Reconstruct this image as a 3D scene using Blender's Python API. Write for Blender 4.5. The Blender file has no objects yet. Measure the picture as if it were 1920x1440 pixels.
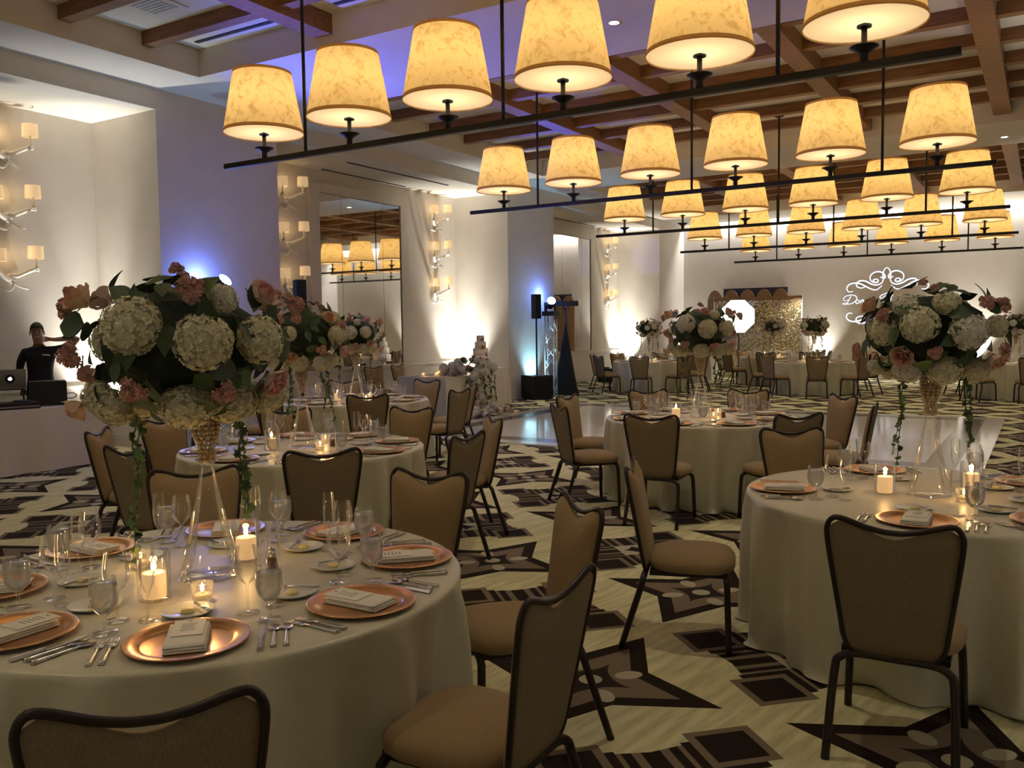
import bpy, bmesh, math, random
from mathutils import Vector, Matrix, Quaternion, noise
random.seed(7)
D = bpy.data
SC = bpy.context.scene
COL = SC.collection
R = math.radians
PI = math.pi

# ------------------------------------------------------------------ camera
YAW, PITCH, ROLL = R(31.567), R(-3.699), R(-0.732)
fwd = Vector((-math.sin(YAW)*math.cos(PITCH), math.cos(YAW)*math.cos(PITCH), math.sin(PITCH)))
rgt = Vector((math.cos(YAW), math.sin(YAW), 0)); upv = rgt.cross(fwd)
cr, sr = math.cos(ROLL), math.sin(ROLL)
cx_, cy_ = cr*rgt + sr*upv, -sr*rgt + cr*upv
cam = D.cameras.new('camera'); cam_o = D.objects.new('camera', cam); COL.objects.link(cam_o)
cam.sensor_width = 36.0; cam.lens = 1630.0/1920.0*36.0
cam.clip_start = 0.05; cam.clip_end = 200
M = Matrix((cx_, cy_, -fwd)).transposed().to_4x4(); M.translation = (0, 0, 1.65)
cam_o.matrix_world = M
SC.camera = cam_o

# ------------------------------------------------------------------ world, exposure
w = D.worlds.new('world'); SC.world = w; w.use_nodes = True
w.node_tree.nodes['Background'].inputs[0].default_value = (0.02, 0.018, 0.015, 1)
w.node_tree.nodes['Background'].inputs[1].default_value = 0.3
SC.view_settings.view_transform = 'Standard'; SC.view_settings.look = 'None'
SC.view_settings.exposure = 0.1; SC.view_settings.gamma = 1.0
SC.view_settings.use_curve_mapping = False
SC.cycles.max_bounces = 8; SC.cycles.transparent_max_bounces = 14; SC.cycles.caustics_reflective = False; SC.cycles.caustics_refractive = False

# room dimensions (metres)
XP, XN, XR = -10.4, -11.85, 2.3          # pier face, niche back, right wall
YF, YB = 28.02, -3.2                      # far wall, wall behind the camera
ZS, ZC, ZN = 4.96, 5.31, 4.68             # soffit, coffer ceiling, niche head
CX0, CX1 = -9.49, 1.42                    # coffer sides
NICHES = [(0.87, 7.75), (9.93, 16.82), (18.97, 25.87)]

def light(name, kind, loc, energy, color, target=None, size=0.05, spot=None, blend=0.6, shape=None):
    l = D.lights.new(name, kind); l.energy = energy; l.color = color
    if kind in ('POINT', 'SPOT'): l.shadow_soft_size = size
    if kind == 'SPOT': l.spot_size = R(spot); l.spot_blend = blend
    if kind == 'AREA':
        l.shape = 'RECTANGLE'; l.size, l.size_y = shape
    o = D.objects.new(name, l); COL.objects.link(o); o.location = loc
    if target is not None:
        o.rotation_euler = (Vector(target)-Vector(loc)).to_track_quat('-Z', 'Y').to_euler()
    return o
WARM = (1.0, 0.72, 0.38); WHITE = (1.0, 0.96, 0.86); BLUE = (0.12, 0.14, 1.0)
# ceiling down lights (the small round fixtures in the soffits and coffers)
DOWN = [(-7.5, 8.9, ZS), (-4.1, 8.9, ZS), (-0.72, 8.9, ZS), (-1.83, 13.5, ZC), (-6.35, 13.5, ZC),
        (-7.5, 18.0, ZS), (-4.1, 18.0, ZS), (-0.72, 18.2, ZS), (-1.83, 4.4, ZC), (-6.35, 4.4, ZC), (-4.0, -0.4, ZS)]
E_DOWN = 95
for p in DOWN:
    light('downlight_lamp', 'SPOT', (p[0], p[1], p[2]-0.03), E_DOWN, (1.0, 0.86, 0.62), (p[0], p[1], 0), 0.05, 105, 0.9)
# white up lights standing on the floor
UPL = [(-11.45, 7.45, 620), (-11.45, 16.50, 950), (-11.45, 25.55, 950), (-10.0, 27.70, 240), (-5.9, 27.72, 350),
       (-1.75, 27.70, 900), (2.05, 12.0, 700), (2.05, 20.0, 700), (2.05, 3.2, 460), (-1.6, -2.95, 480), (-6.5, -2.95, 700)]  # last three are unseen fill, added to brighten the near chairs and cloths
for x, y, e in UPL:
    light('uplight_lamp', 'SPOT', (x, y, 0.22), e, WHITE, (x-(0.15 if x < -11 else 0), y+(0.2 if x < 0 and y > 5 else 0), 4.0), 0.05, 72, 1.0)
for x, y, e in UPL[:3]:   # the same fixtures' narrow centre beam, reaching the niche ceiling
    light('uplight_beam', 'SPOT', (x, y, 0.23), 800, WHITE, (x-0.02, y+0.02, 4.0), 0.04, 27, 1.0)
# strip lamp in the cove slot above the far wall
light('cove_strip_lamp', 'AREA', (-4.0, 27.93, 5.12), 330, (1.0, 0.96, 0.94), (-4.0, 27.99, 0), shape=(12.0, 0.08))

# ------------------------------------------------------------------ material helpers
MATS = {}
def mat(name, color=(0.8, 0.8, 0.8), rough=0.6, metal=0.0, spec=0.5, noise_amt=0.0, noise_scale=20.0, bump=0.0,
        bump_scale=200.0, emit=None, estr=0.0, sheen=0.0, stretch=None):
    m = D.materials.new(name); m.use_nodes = True; nt = m.node_tree; b = nt.nodes['Principled BSDF']
    b.inputs['Base Color'].default_value = (*color, 1); b.inputs['Roughness'].default_value = rough
    b.inputs['Metallic'].default_value = metal; b.inputs['Specular IOR Level'].default_value = spec
    if sheen: b.inputs['Sheen Weight'].default_value = sheen
    if emit: b.inputs['Emission Color'].default_value = (*emit, 1); b.inputs['Emission Strength'].default_value = estr
    if noise_amt or bump:
        tc = nt.nodes.new('ShaderNodeTexCoord'); src = tc.outputs['Object']
        if stretch:
            mp = nt.nodes.new('ShaderNodeMapping'); mp.inputs['Scale'].default_value = stretch
            nt.links.new(src, mp.inputs[0]); src = mp.outputs[0]
    if noise_amt:
        n = nt.nodes.new('ShaderNodeTexNoise'); n.inputs['Scale'].default_value = noise_scale; n.inputs['Detail'].default_value = 4
        nt.links.new(src, n.inputs['Vector'])
        r = nt.nodes.new('ShaderNodeValToRGB')
        r.color_ramp.elements[0].color = (*[c*(1-noise_amt) for c in color], 1)
        r.color_ramp.elements[1].color = (*[min(1, c*(1+noise_amt)) for c in color], 1)
        r.color_ramp.elements[0].position = 0.3; r.color_ramp.elements[1].position = 0.7
        nt.links.new(n.outputs['Fac'], r.inputs[0]); nt.links.new(r.outputs[0], b.inputs['Base Color'])
    if bump:
        n2 = nt.nodes.new('ShaderNodeTexNoise'); n2.inputs['Scale'].default_value = bump_scale
        nt.links.new(src, n2.inputs['Vector'])
        bp = nt.nodes.new('ShaderNodeBump'); bp.inputs['Strength'].default_value = bump; bp.inputs['Distance'].default_value = 0.002
        nt.links.new(n2.outputs['Fac'], bp.inputs['Height']); nt.links.new(bp.outputs[0], b.inputs['Normal'])
    MATS[name] = m
    return m

def glass_mat(name, tint=(1, 1, 1), base=0.03, frost=0.0, rough=0.03):
    m = D.materials.new(name); m.use_nodes = True; nt = m.node_tree; nt.nodes.clear()
    out = nt.nodes.new('ShaderNodeOutputMaterial'); tr = nt.nodes.new('ShaderNodeBsdfTransparent')
    tr.inputs[0].default_value = (*tint, 1)
    gl = nt.nodes.new('ShaderNodeBsdfGlossy'); gl.inputs['Roughness'].default_value = rough; gl.inputs[0].default_value = (1, 1, 1, 1)
    fr = nt.nodes.new('ShaderNodeFresnel'); fr.inputs[0].default_value = 1.5
    ad = nt.nodes.new('ShaderNodeMath'); ad.operation = 'MULTIPLY_ADD'; ad.inputs[1].default_value = 0.6; ad.inputs[2].default_value = base
    nt.links.new(fr.outputs[0], ad.inputs[0])
    mx = nt.nodes.new('ShaderNodeMixShader'); nt.links.new(ad.outputs[0], mx.inputs[0])
    src = tr.outputs[0]
    if frost:
        df = nt.nodes.new('ShaderNodeBsdfDiffuse'); df.inputs[0].default_value = (0.85, 0.87, 0.9, 1)
        tl = nt.nodes.new('ShaderNodeBsdfTranslucent'); tl.inputs[0].default_value = (0.85, 0.87, 0.9, 1)
        m0 = nt.nodes.new('ShaderNodeMixShader'); m0.inputs[0].default_value = 0.5
        nt.links.new(df.outputs[0], m0.inputs[1]); nt.links.new(tl.outputs[0], m0.inputs[2])
        m1 = nt.nodes.new('ShaderNodeMixShader'); m1.inputs[0].default_value = frost
        nt.links.new(tr.outputs[0], m1.inputs[1]); nt.links.new(m0.outputs[0], m1.inputs[2]); src = m1.outputs[0]
    nt.links.new(src, mx.inputs[1]); nt.links.new(gl.outputs[0], mx.inputs[2])
    nt.links.new(mx.outputs[0], out.inputs[0])
    MATS[name] = m
    return m

def emit_mat(name, color, strength):
    m = D.materials.new(name); m.use_nodes = True; nt = m.node_tree; nt.nodes.clear()
    out = nt.nodes.new('ShaderNodeOutputMaterial'); e = nt.nodes.new('ShaderNodeEmission')
    e.inputs[0].default_value = (*color, 1); e.inputs[1].default_value = strength
    nt.links.new(e.outputs[0], out.inputs[0]); MATS[name] = m
    return m

def shade_mat(name, col, estr, mottled=True, tmix=0.75):
    """fabric / parchment lamp shade: lets the lamp inside shine through, glows a little"""
    m = D.materials.new(name); m.use_nodes = True; nt = m.node_tree; nt.nodes.clear()
    out = nt.nodes.new('ShaderNodeOutputMaterial')
    tl = nt.nodes.new('ShaderNodeBsdfTranslucent'); df = nt.nodes.new('ShaderNodeBsdfDiffuse'); em = nt.nodes.new('ShaderNodeEmission')
    mx = nt.nodes.new('ShaderNodeMixShader'); mx.inputs[0].default_value = tmix
    ad = nt.nodes.new('ShaderNodeAddShader')
    nt.links.new(df.outputs[0], mx.inputs[1]); nt.links.new(tl.outputs[0], mx.inputs[2])
    nt.links.new(mx.outputs[0], ad.inputs[0]); nt.links.new(em.outputs[0], ad.inputs[1]); nt.links.new(ad.outputs[0], out.inputs[0])
    em.inputs[1].default_value = estr
    if mottled:
        tc = nt.nodes.new('ShaderNodeTexCoord')
        n = nt.nodes.new('ShaderNodeTexNoise'); n.inputs['Scale'].default_value = 13; n.inputs['Detail'].default_value = 9; n.inputs['Roughness'].default_value = 0.65; n.inputs['Distortion'].default_value = 0.7
        nt.links.new(tc.outputs['Object'], n.inputs['Vector'])
        r = nt.nodes.new('ShaderNodeValToRGB'); els = r.color_ramp.elements
        els[0].position = 0.34; els[0].color = (*[c*k for c, k in zip(col, (0.74, 0.66, 0.55))], 1)
        els[1].position = 0.50; els[1].color = (*col, 1)
        nt.links.new(n.outputs['Fac'], r.inputs[0])
        for s in (tl, df, em): nt.links.new(r.outputs[0], s.inputs[0])
    else:
        for s in (tl, df, em): s.inputs[0].default_value = (*col, 1)
    MATS[name] = m
    return m

class NG:
    """tiny expression builder for shader maths"""
    def __init__(s, nt): s.nt = nt
    def m(s, op, a, b=None, c=None):
        n = s.nt.nodes.new('ShaderNodeMath'); n.operation = op
        for i, v in enumerate((a, b, c)):
            if v is None: continue
            if isinstance(v, (int, float)): n.inputs[i].default_value = v
            else: s.nt.links.new(v, n.inputs[i])
        return n.outputs[0]
    def lt(s, a, b): return s.m('LESS_THAN', a, b)
    def gt(s, a, b): return s.m('GREATER_THAN', a, b)
    def mul(s, *a):
        r = a[0]
        for x in a[1:]: r = s.m('MULTIPLY', r, x)
        return r
    def add(s, a, b): return s.m('ADD', a, b)
    def sub(s, a, b): return s.m('SUBTRACT', a, b)
    def mx(s, a, b): return s.m('MAXIMUM', a, b)
    def mn(s, a, b): return s.m('MINIMUM', a, b)
    def ab(s, a): return s.m('ABSOLUTE', a)
    def mix(s, f, a, b):
        n = s.nt.nodes.new('ShaderNodeMix'); n.data_type = 'RGBA'
        s.nt.links.new(f, n.inputs['Factor'])
        for k, v in (('A', a), ('B', b)):
            i = [x for x in n.inputs if x.name == k and x.type == 'RGBA'][0]
            if isinstance(v, tuple): i.default_value = (*v, 1)
            else: s.nt.links.new(v, i)
        return [o for o in n.outputs if o.type == 'RGBA'][0]

def carpet():
    m = D.materials.new('patterned_carpet'); m.use_nodes = True; nt = m.node_tree; b = nt.nodes['Principled BSDF']
    g = NG(nt); tc = nt.nodes.new('ShaderNodeTexCoord'); sp = nt.nodes.new('ShaderNodeSeparateXYZ')
    nt.links.new(tc.outputs['Object'], sp.inputs[0]); X, Y = sp.outputs[0], sp.outputs[1]
    P = 1.536
    def wrap(v, off): return g.sub(g.m('WRAP', g.add(v, off), P, 0.0), P/2)
    # stars
    x = wrap(X, 1.785+P/2); y = wrap(Y, -3.575+P/2)
    ax, ay = g.ab(x), g.ab(y); hi, lo = g.mx(ax, ay), g.mn(ax, ay)
    f = g.add(g.mul(hi, 1/0.635), g.mul(lo, 1/0.205-1/0.635))
    star = g.lt(f, 1.0); inner = g.lt(f, 0.70)
    da, db = g.ab(g.mul(g.add(x, y), 0.7071)), g.ab(g.mul(g.sub(x, y), 0.7071))
    hi2, lo2 = g.mx(da, db), g.mn(da, db)
    f2 = g.mul(g.add(g.m('POWER', hi, 0.62), g.m('POWER', lo, 0.62)), 1/0.22**0.62)
    core = g.lt(f2, 1.0)
    rr = g.m('SQRT', g.add(g.mul(x, x), g.mul(y, y)))
    dot = g.lt(rr, 0.055)
    # light petals sitting in the four notches
    px_, py_ = g.sub(hi2, 0.19), lo2
    pet = g.lt(g.add(g.mul(px_, px_, 1/0.068**2), g.mul(py_, py_, 1/0.045**2)), 1.0)
    # motifs on the half lattice, in axes turned by 45 degrees
    mx_, my_ = wrap(X, 1.785+P), wrap(Y, -3.575+P)
    u, v = g.ab(g.mul(g.add(mx_, my_), 0.7071)), g.ab(g.mul(g.sub(mx_, my_), 0.7071))
    mh, ml = g.mx(u, v), g.mn(u, v)
    sq = g.lt(g.mx(g.ab(g.sub(u, 0.325)), g.ab(g.sub(v, 0.325))), 0.108)
    sq_gap = g.lt(g.mx(g.ab(g.sub(u, 0.325)), g.ab(g.sub(v, 0.325))), 0.145)
    body = g.mul(g.lt(mh, 0.40), g.gt(mh, 0.10))
    scal = g.lt(mh, g.add(0.36, g.mul(ml, 0.15)))
    stripes = g.mul(body, scal, g.lt(g.m('WRAP', ml, 0.078, 0.0), 0.040), g.lt(ml, 0.30))
    # chevrons that wrap round each square
    rail = g.mul(g.lt(g.mx(g.ab(g.sub(u, 0.325)), g.ab(g.sub(v, 0.325))), 0.185), g.gt(g.mx(g.ab(g.sub(u, 0.325)), g.ab(g.sub(v, 0.325))), 0.145), g.lt(mh, 0.40))
    field = g.mul(g.lt(mh, 0.40), scal)
    mcore = g.lt(g.add(g.m('POWER', u, 0.7), g.m('POWER', v, 0.7)), 0.20)
    # streaky cream ground
    mr = nt.nodes.new('ShaderNodeMapping'); mr.inputs['Rotation'].default_value = (0, 0, R(-80)); nt.links.new(tc.outputs['Object'], mr.inputs[0])
    mp = nt.nodes.new('ShaderNodeMapping'); mp.inputs['Scale'].default_value = (3.0, 24, 1)
    nt.links.new(mr.outputs[0], mp.inputs[0])
    n = nt.nodes.new('ShaderNodeTexNoise'); n.inputs['Scale'].default_value = 1.0; n.inputs['Detail'].default_value = 5
    nt.links.new(mp.outputs[0], n.inputs['Vector'])
    rp = nt.nodes.new('ShaderNodeValToRGB'); rp.color_ramp.elements[0].position = 0.3; rp.color_ramp.elements[1].position = 0.72
    rp.color_ramp.elements[0].color = (0.52, 0.50, 0.28, 1); rp.color_ramp.elements[1].color = (0.80, 0.77, 0.49, 1)
    nt.links.new(n.outputs['Fac'], rp.inputs[0]); ground = rp.outputs[0]
    DK, TAN, PALE = (0.026, 0.018, 0.013), (0.22, 0.175, 0.12), (0.48, 0.45, 0.32)
    c = g.mix(field, ground, TAN)
    c = g.mix(g.mx(stripes, rail), c, DK)
    c = g.mix(g.mul(g.lt(mh, 0.13), field), c, PALE); c = g.mix(mcore, c, DK)
    c = g.mix(sq_gap, c, TAN); c = g.mix(sq, c, DK)
    c = g.mix(star, c, DK); c = g.mix(inner, c, TAN)
    c = g.mix(core, c, (0.035, 0.026, 0.022)); c = g.mix(pet, c, PALE); c = g.mix(dot, c, PALE)
    nt.links.new(c, b.inputs['Base Color']); b.inputs['Roughness'].default_value = 0.95; b.inputs['Specular IOR Level'].default_value = 0.1
    n2 = nt.nodes.new('ShaderNodeTexNoise'); n2.inputs['Scale'].default_value = 350; nt.links.new(tc.outputs['Object'], n2.inputs['Vector'])
    bp = nt.nodes.new('ShaderNodeBump'); bp.inputs['Strength'].default_value = 0.5; bp.inputs['Distance'].default_value = 0.004
    nt.links.new(n2.outputs['Fac'], bp.inputs['Height']); nt.links.new(bp.outputs[0], b.inputs['Normal'])
    MATS['carpet'] = m
carpet()
mat('wall', (0.62, 0.585, 0.53), 0.85, noise_amt=0.03, noise_scale=3, spec=0.2)
mat('ceiling', (0.68, 0.645, 0.58), 0.9, noise_amt=0.03, noise_scale=2, spec=0.2)
mat('trim', (0.66, 0.62, 0.55), 0.6)
mat('beam', (0.23, 0.112, 0.048), 0.55, noise_amt=0.3, noise_scale=5, stretch=(1, 6, 6), bump=0.2, bump_scale=40)
mat('slot', (0.02, 0.02, 0.022), 0.7)
mat('vent', (0.55, 0.55, 0.56), 0.6)
mat('metal_dark', (0.022, 0.020, 0.019), 0.5, 0.3, noise_amt=0.2, noise_scale=40)
mat('chair_frame', (0.030, 0.022, 0.018), 0.38, 0.4, noise_amt=0.15, noise_scale=60)
mat('fabric', (0.33, 0.235, 0.125), 0.9, spec=0.15, noise_amt=0.14, noise_scale=260, stretch=(1, 1, 0.25), bump=0.5, bump_scale=420, sheen=0.15)
mat('fabric_back', (0.25, 0.195, 0.12), 0.92, spec=0.12, noise_amt=0.16, noise_scale=300, stretch=(1, 1, 0.25), bump=0.5, bump_scale=420)
mat('cloth', (0.60, 0.58, 0.44), 0.36, spec=0.55, noise_amt=0.03, noise_scale=30, bump=0.06, bump_scale=500, sheen=0.2)
mat('cloth_white', (0.66, 0.62, 0.55), 0.6, noise_amt=0.03, noise_scale=30, sheen=0.2)
mat('napkin', (0.82, 0.79, 0.70), 0.8, noise_amt=0.04, noise_scale=50, bump=0.1, bump_scale=600)
mat('card', (0.86, 0.83, 0.74), 0.6); mat('ink', (0.12, 0.1, 0.09), 0.7)
mat('charger', (0.78, 0.42, 0.20), 0.26, 0.75, noise_amt=0.12, noise_scale=14)
mat('silver', (0.62, 0.60, 0.57), 0.22, 1.0, noise_amt=0.06, noise_scale=60)
mat('china', (0.72, 0.74, 0.70), 0.15, noise_amt=0.02, noise_scale=20)
mat('butter', (0.85, 0.70, 0.32), 0.5, noise_amt=0.05, noise_scale=60)
mat('wax', (0.92, 0.78, 0.55), 0.5, noise_amt=0.03, noise_scale=40, emit=(1.0, 0.56, 0.22), estr=0.5)  # flame light glowing through the wax is put in as its own emission
mat('pepper', (0.10, 0.045, 0.02), 0.35, noise_amt=0.2, noise_scale=80)
glass_mat('glass'); glass_mat('vase_glass', base=0.012); glass_mat('water', frost=0.32, base=0.02, rough=0.2); glass_mat('votive_glass', base=0.02, frost=0.06)
emit_mat('flame', (1.0, 0.62, 0.22), 22.0); emit_mat('lens_blue', (0.25, 0.5, 1.0), 60.0); emit_mat('softbox', (1.0, 0.93, 0.82), 2.6)
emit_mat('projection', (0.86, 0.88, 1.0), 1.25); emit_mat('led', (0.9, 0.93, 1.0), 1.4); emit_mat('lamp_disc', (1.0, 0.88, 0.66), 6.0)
mat('pearl', (0.82, 0.64, 0.38), 0.16, 0.35, noise_amt=0.05, noise_scale=30)
mat('hydrangea', (0.70, 0.68, 0.50), 0.8, noise_amt=0.14, noise_scale=22); mat('hydrangea_white', (0.74, 0.73, 0.64), 0.8, noise_amt=0.1, noise_scale=22)
mat('rose_pink', (0.78, 0.58, 0.52), 0.7, noise_amt=0.08, noise_scale=18); mat('rose_peach', (0.78, 0.57, 0.42), 0.7, noise_amt=0.08, noise_scale=18); mat('rose_heart', (0.74, 0.38, 0.36), 0.7); mat('rose_heart_peach', (0.78, 0.45, 0.28), 0.7)
mat('rose_cream', (0.74, 0.66, 0.52), 0.7, noise_amt=0.08, noise_scale=18)
mat('carnation', (0.68, 0.42, 0.36), 0.8, noise_amt=0.2, noise_scale=30)
mat('leaf', (0.038, 0.075, 0.028), 0.5, noise_amt=0.3, noise_scale=12); mat('leaf_grey', (0.09, 0.12, 0.10), 0.6, noise_amt=0.2, noise_scale=12)
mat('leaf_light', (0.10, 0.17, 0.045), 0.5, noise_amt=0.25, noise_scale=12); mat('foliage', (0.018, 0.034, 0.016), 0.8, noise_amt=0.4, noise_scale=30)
mat('dance_white', (0.70, 0.69, 0.66), 0.10, spec=0.6, noise_amt=0.03, noise_scale=4); mat('dance_dark', (0.10, 0.085, 0.06), 0.16, noise_amt=0.1, noise_scale=4)
mat('mirror', (0.82, 0.83, 0.82), 0.02, 1.0)
mat('plaster', (0.74, 0.72, 0.66), 0.35, noise_amt=0.06, noise_scale=15)
mat('black', (0.008, 0.008, 0.010), 0.55, noise_amt=0.2, noise_scale=60); mat('black_cloth', (0.006, 0.006, 0.012), 0.9, noise_amt=0.3, noise_scale=30)
mat('truss', (0.62, 0.64, 0.68), 0.35, 0.6, noise_amt=0.05, noise_scale=20); mat('aluminium', (0.45, 0.45, 0.47), 0.35, 0.8, noise_amt=0.04, noise_scale=20)
mat('cake', (0.82, 0.77, 0.72), 0.6, noise_amt=0.02, noise_scale=20)
mat('sequin', (0.80, 0.66, 0.38), 0.22, 0.9, noise_amt=0.35, noise_scale=40); mat('sequin_pale', (0.78, 0.72, 0.66), 0.22, 0.9, noise_amt=0.35, noise_scale=40)
mat('navy', (0.02, 0.02, 0.055), 0.6, noise_amt=0.1, noise_scale=5); mat('arch_wood', (0.32, 0.20, 0.11), 0.6, noise_amt=0.15, noise_scale=8)
mat('skin', (0.34, 0.19, 0.125), 0.6, noise_amt=0.06, noise_scale=20); mat('hair', (0.010, 0.008, 0.007), 0.6, noise_amt=0.3, noise_scale=60)
mat('shirt', (0.007, 0.007, 0.009), 0.9, noise_amt=0.2, noise_scale=30); mat('trousers', (0.012, 0.012, 0.016), 0.9, noise_amt=0.2, noise_scale=30)
mat('screen_panel', (0.45, 0.32, 0.19), 0.7, noise_amt=0.1, noise_scale=10)
shade_mat('shade', (0.90, 0.64, 0.27), 0.13); shade_mat('diffuser', (0.95, 0.84, 0.62), 0.20, False, 0.85)
shade_mat('shade_trim', (0.50, 0.30, 0.11), 0.06, False, 0.5); shade_mat('sconce_shade', (1.0, 0.80, 0.52), 0.22, False, 0.5)

# ------------------------------------------------------------------ mesh helpers
class MB:
    def __init__(s): s.v = []; s.f = []; s.mi = []
    def add(s, vs, fs, mi=0):
        o = len(s.v); s.v += [tuple(p) for p in vs]; s.f += [tuple(i+o for i in f) for f in fs]; s.mi += [mi]*len(fs)
        return s
    def box(s, x0, x1, y0, y1, z0, z1, mi=0):
        return s.add([(x0,y0,z0),(x1,y0,z0),(x1,y1,z0),(x0,y1,z0),(x0,y0,z1),(x1,y0,z1),(x1,y1,z1),(x0,y1,z1)],
                     [(0,3,2,1),(4,5,6,7),(0,1,5,4),(1,2,6,5),(2,3,7,6),(3,0,4,7)], mi)
    def obox(s, c, ax, ay, az, mi=0):
        c, ax, ay, az = map(Vector, (c, ax, ay, az))
        vs = [c+a*ax+b*ay+d*az for d in (-1,1) for a, b in ((-1,-1),(1,-1),(1,1),(-1,1))]
        return s.add(vs, [(0,3,2,1),(4,5,6,7),(0,1,5,4),(1,2,6,5),(2,3,7,6),(3,0,4,7)], mi)
    def lathe(s, prof, n=20, c=(0,0,0), mi=0, cap0=False, cap1=False):
        vs = []; fs = []
        for r, z in prof:
            for i in range(n):
                a = 2*PI*i/n; vs.append((c[0]+r*math.cos(a), c[1]+r*math.sin(a), c[2]+z))
        for k in range(len(prof)-1):
            for i in range(n):
                j = (i+1) % n; fs.append((k*n+i, k*n+j, (k+1)*n+j, (k+1)*n+i))
        if cap0: fs.append(tuple(range(n-1, -1, -1)))
        if cap1: o = (len(prof)-1)*n; fs.append(tuple(range(o, o+n)))
        return s.add(vs, fs, mi)
    def tube(s, pts, r, n=6, closed=False, mi=0, caps=True):
        pts = [Vector(p) for p in pts]; N = len(pts)
        rs = r if isinstance(r, (list, tuple)) else [r]*N
        vs = []; fs = []; prev = None
        for i, p in enumerate(pts):
            if closed: t = pts[(i+1) % N]-pts[i-1]
            else: t = pts[min(i+1, N-1)]-pts[max(i-1, 0)]
            t.normalize()
            if prev is None:
                a = Vector((0,0,1)) if abs(t.z) < 0.9 else Vector((1,0,0)); u = t.cross(a).normalized()
            else:
                u = prev-t*prev.dot(t)
                u = u.normalized() if u.length > 1e-6 else t.orthogonal().normalized()
            prev = u; q = t.cross(u)
            for k in range(n):
                an = 2*PI*k/n; vs.append(p+rs[i]*(math.cos(an)*u+math.sin(an)*q))
        for i in range(N if closed else N-1):
            for k in range(n):
                a, b = i*n, ((i+1) % N)*n; k2 = (k+1) % n
                fs.append((a+k, a+k2, b+k2, b+k))
        if caps and not closed:
            fs.append(tuple(range(n-1, -1, -1))); fs.append(tuple(range((N-1)*n, N*n)))
        return s.add(vs, fs, mi)
    def mesh(s, name, mats, smooth=False):
        me = D.meshes.new(name); me.from_pydata(s.v, [], s.f)
        for m in (mats if isinstance(mats, (list, tuple)) else [mats]): me.materials.append(MATS[m])
        if any(s.mi): me.polygons.foreach_set('material_index', s.mi)
        if smooth: me.polygons.foreach_set('use_smooth', [True]*len(me.polygons))
        me.update()
        return me

def ob(name, me, parent=None, loc=(0,0,0), rz=0.0, rot=None, scale=None, label=None, cat=None, group=None, kind=None):
    o = D.objects.new(name, me); COL.objects.link(o)
    if parent: o.parent = parent
    o.location = loc
    o.rotation_euler = rot if rot else (0, 0, rz)
    if scale: o.scale = scale if isinstance(scale, (tuple, list)) else (scale,)*3
    if label: o['label'] = label
    if cat: o['category'] = cat
    if group: o['group'] = group
    if kind: o['kind'] = kind
    return o
def thing(name, loc, label, cat, group=None, rz=0.0, scale=None):
    return ob(name, None, None, loc, rz, None, scale, label, cat, group)
def struct(name, me, parent=None):
    return ob(name, me, parent, kind=None if parent else 'structure')
def catmull(P, n=6, closed=False):
    P = [Vector(p) for p in P]; out = []; N = len(P)
    for i in range(N if closed else N-1):
        if closed: p0, p1, p2, p3 = P[i-1], P[i], P[(i+1) % N], P[(i+2) % N]
        else: p0, p1, p2, p3 = P[max(i-1,0)], P[i], P[i+1], P[min(i+2, N-1)]
        for k in range(n):
            t = k/n
            out.append(0.5*((2*p1)+(p2-p0)*t+(2*p0-5*p1+4*p2-p3)*t*t+(3*p1-p0-3*p2+p3)*t**3))
    if not closed: out.append(P[-1])
    return out

# ------------------------------------------------------------------ room shell
fl = MB(); fl.add([(-14,YB-1,0),(XR+1,YB-1,0),(XR+1,YF+1,0),(-14,YF+1,0)], [(0,1,2,3)])
struct('floor', fl.mesh('floor', 'carpet'))
wl = MB()
wl.box(-12.1, XN, YB, YF, 0, 5.5)
edges = [YB]+[e for n in NICHES for e in n]+[YF]
for i in range(0, len(edges), 2): wl.box(XN-0.01, XP, edges[i], edges[i+1], 0, 5.5)
for a, b in NICHES: wl.box(XN-0.01, XP, a, b, ZN, 5.5)
wall_left = struct('wall_left', wl.mesh('wall_left', 'wall'))
struct('wall_far', MB().box(-12.1, XR+0.2, YF, YF+0.2, 0, 5.6).mesh('wall_far', 'wall'))
struct('wall_right', MB().box(XR, XR+0.2, YB, YF, 0, 5.6).mesh('wall_right', 'wall'))
struct('wall_back', MB().box(-12.1, XR+0.2, YB-0.2, YB, 0, 5.6).mesh('wall_back', 'wall'))
ce = MB()
ce.box(XP, XR, YB, YF, ZC, ZC+0.2)
ce.box(XP, CX0, YB, 27.84, ZS, ZC+0.05); ce.box(CX1, XR, YB, 27.84, ZS, ZC+0.05)
cross = [YB]+[e for n in NICHES for e in n]+[27.84]
for i in range(0, len(cross), 2): ce.box(CX0, CX1, cross[i], cross[i+1], ZS, ZC+0.05)
ceiling = struct('ceiling', ce.mesh('ceiling', 'ceiling'))
BX = [-7.28, -5.08, -2.86, -0.70]
maj = MB().box(-0.13, 0.13, 0.0, 6.88, 0, 0.24).mesh('roof_beam', 'beam')
mins = MB().box(0, 1, -0.075, 0.075, 0, 0.165).mesh('joist', 'beam')
for a, b in NICHES:
    for x in BX: ob('roof_beam', maj, ceiling, (x, a, 5.08))
    for o_ in (0.67, 1.77, 2.87, 3.96, 5.06, 6.12):
        xs = [CX0]+BX+[CX1]
        for i in range(5):
            x0, x1 = xs[i]+(0.13 if i else 0), xs[i+1]-(0.13 if i < 4 else 0)
            ob('joist', mins, ceiling, (x0, a+o_, 5.15), scale=(x1-x0, 1, 1))
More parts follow.
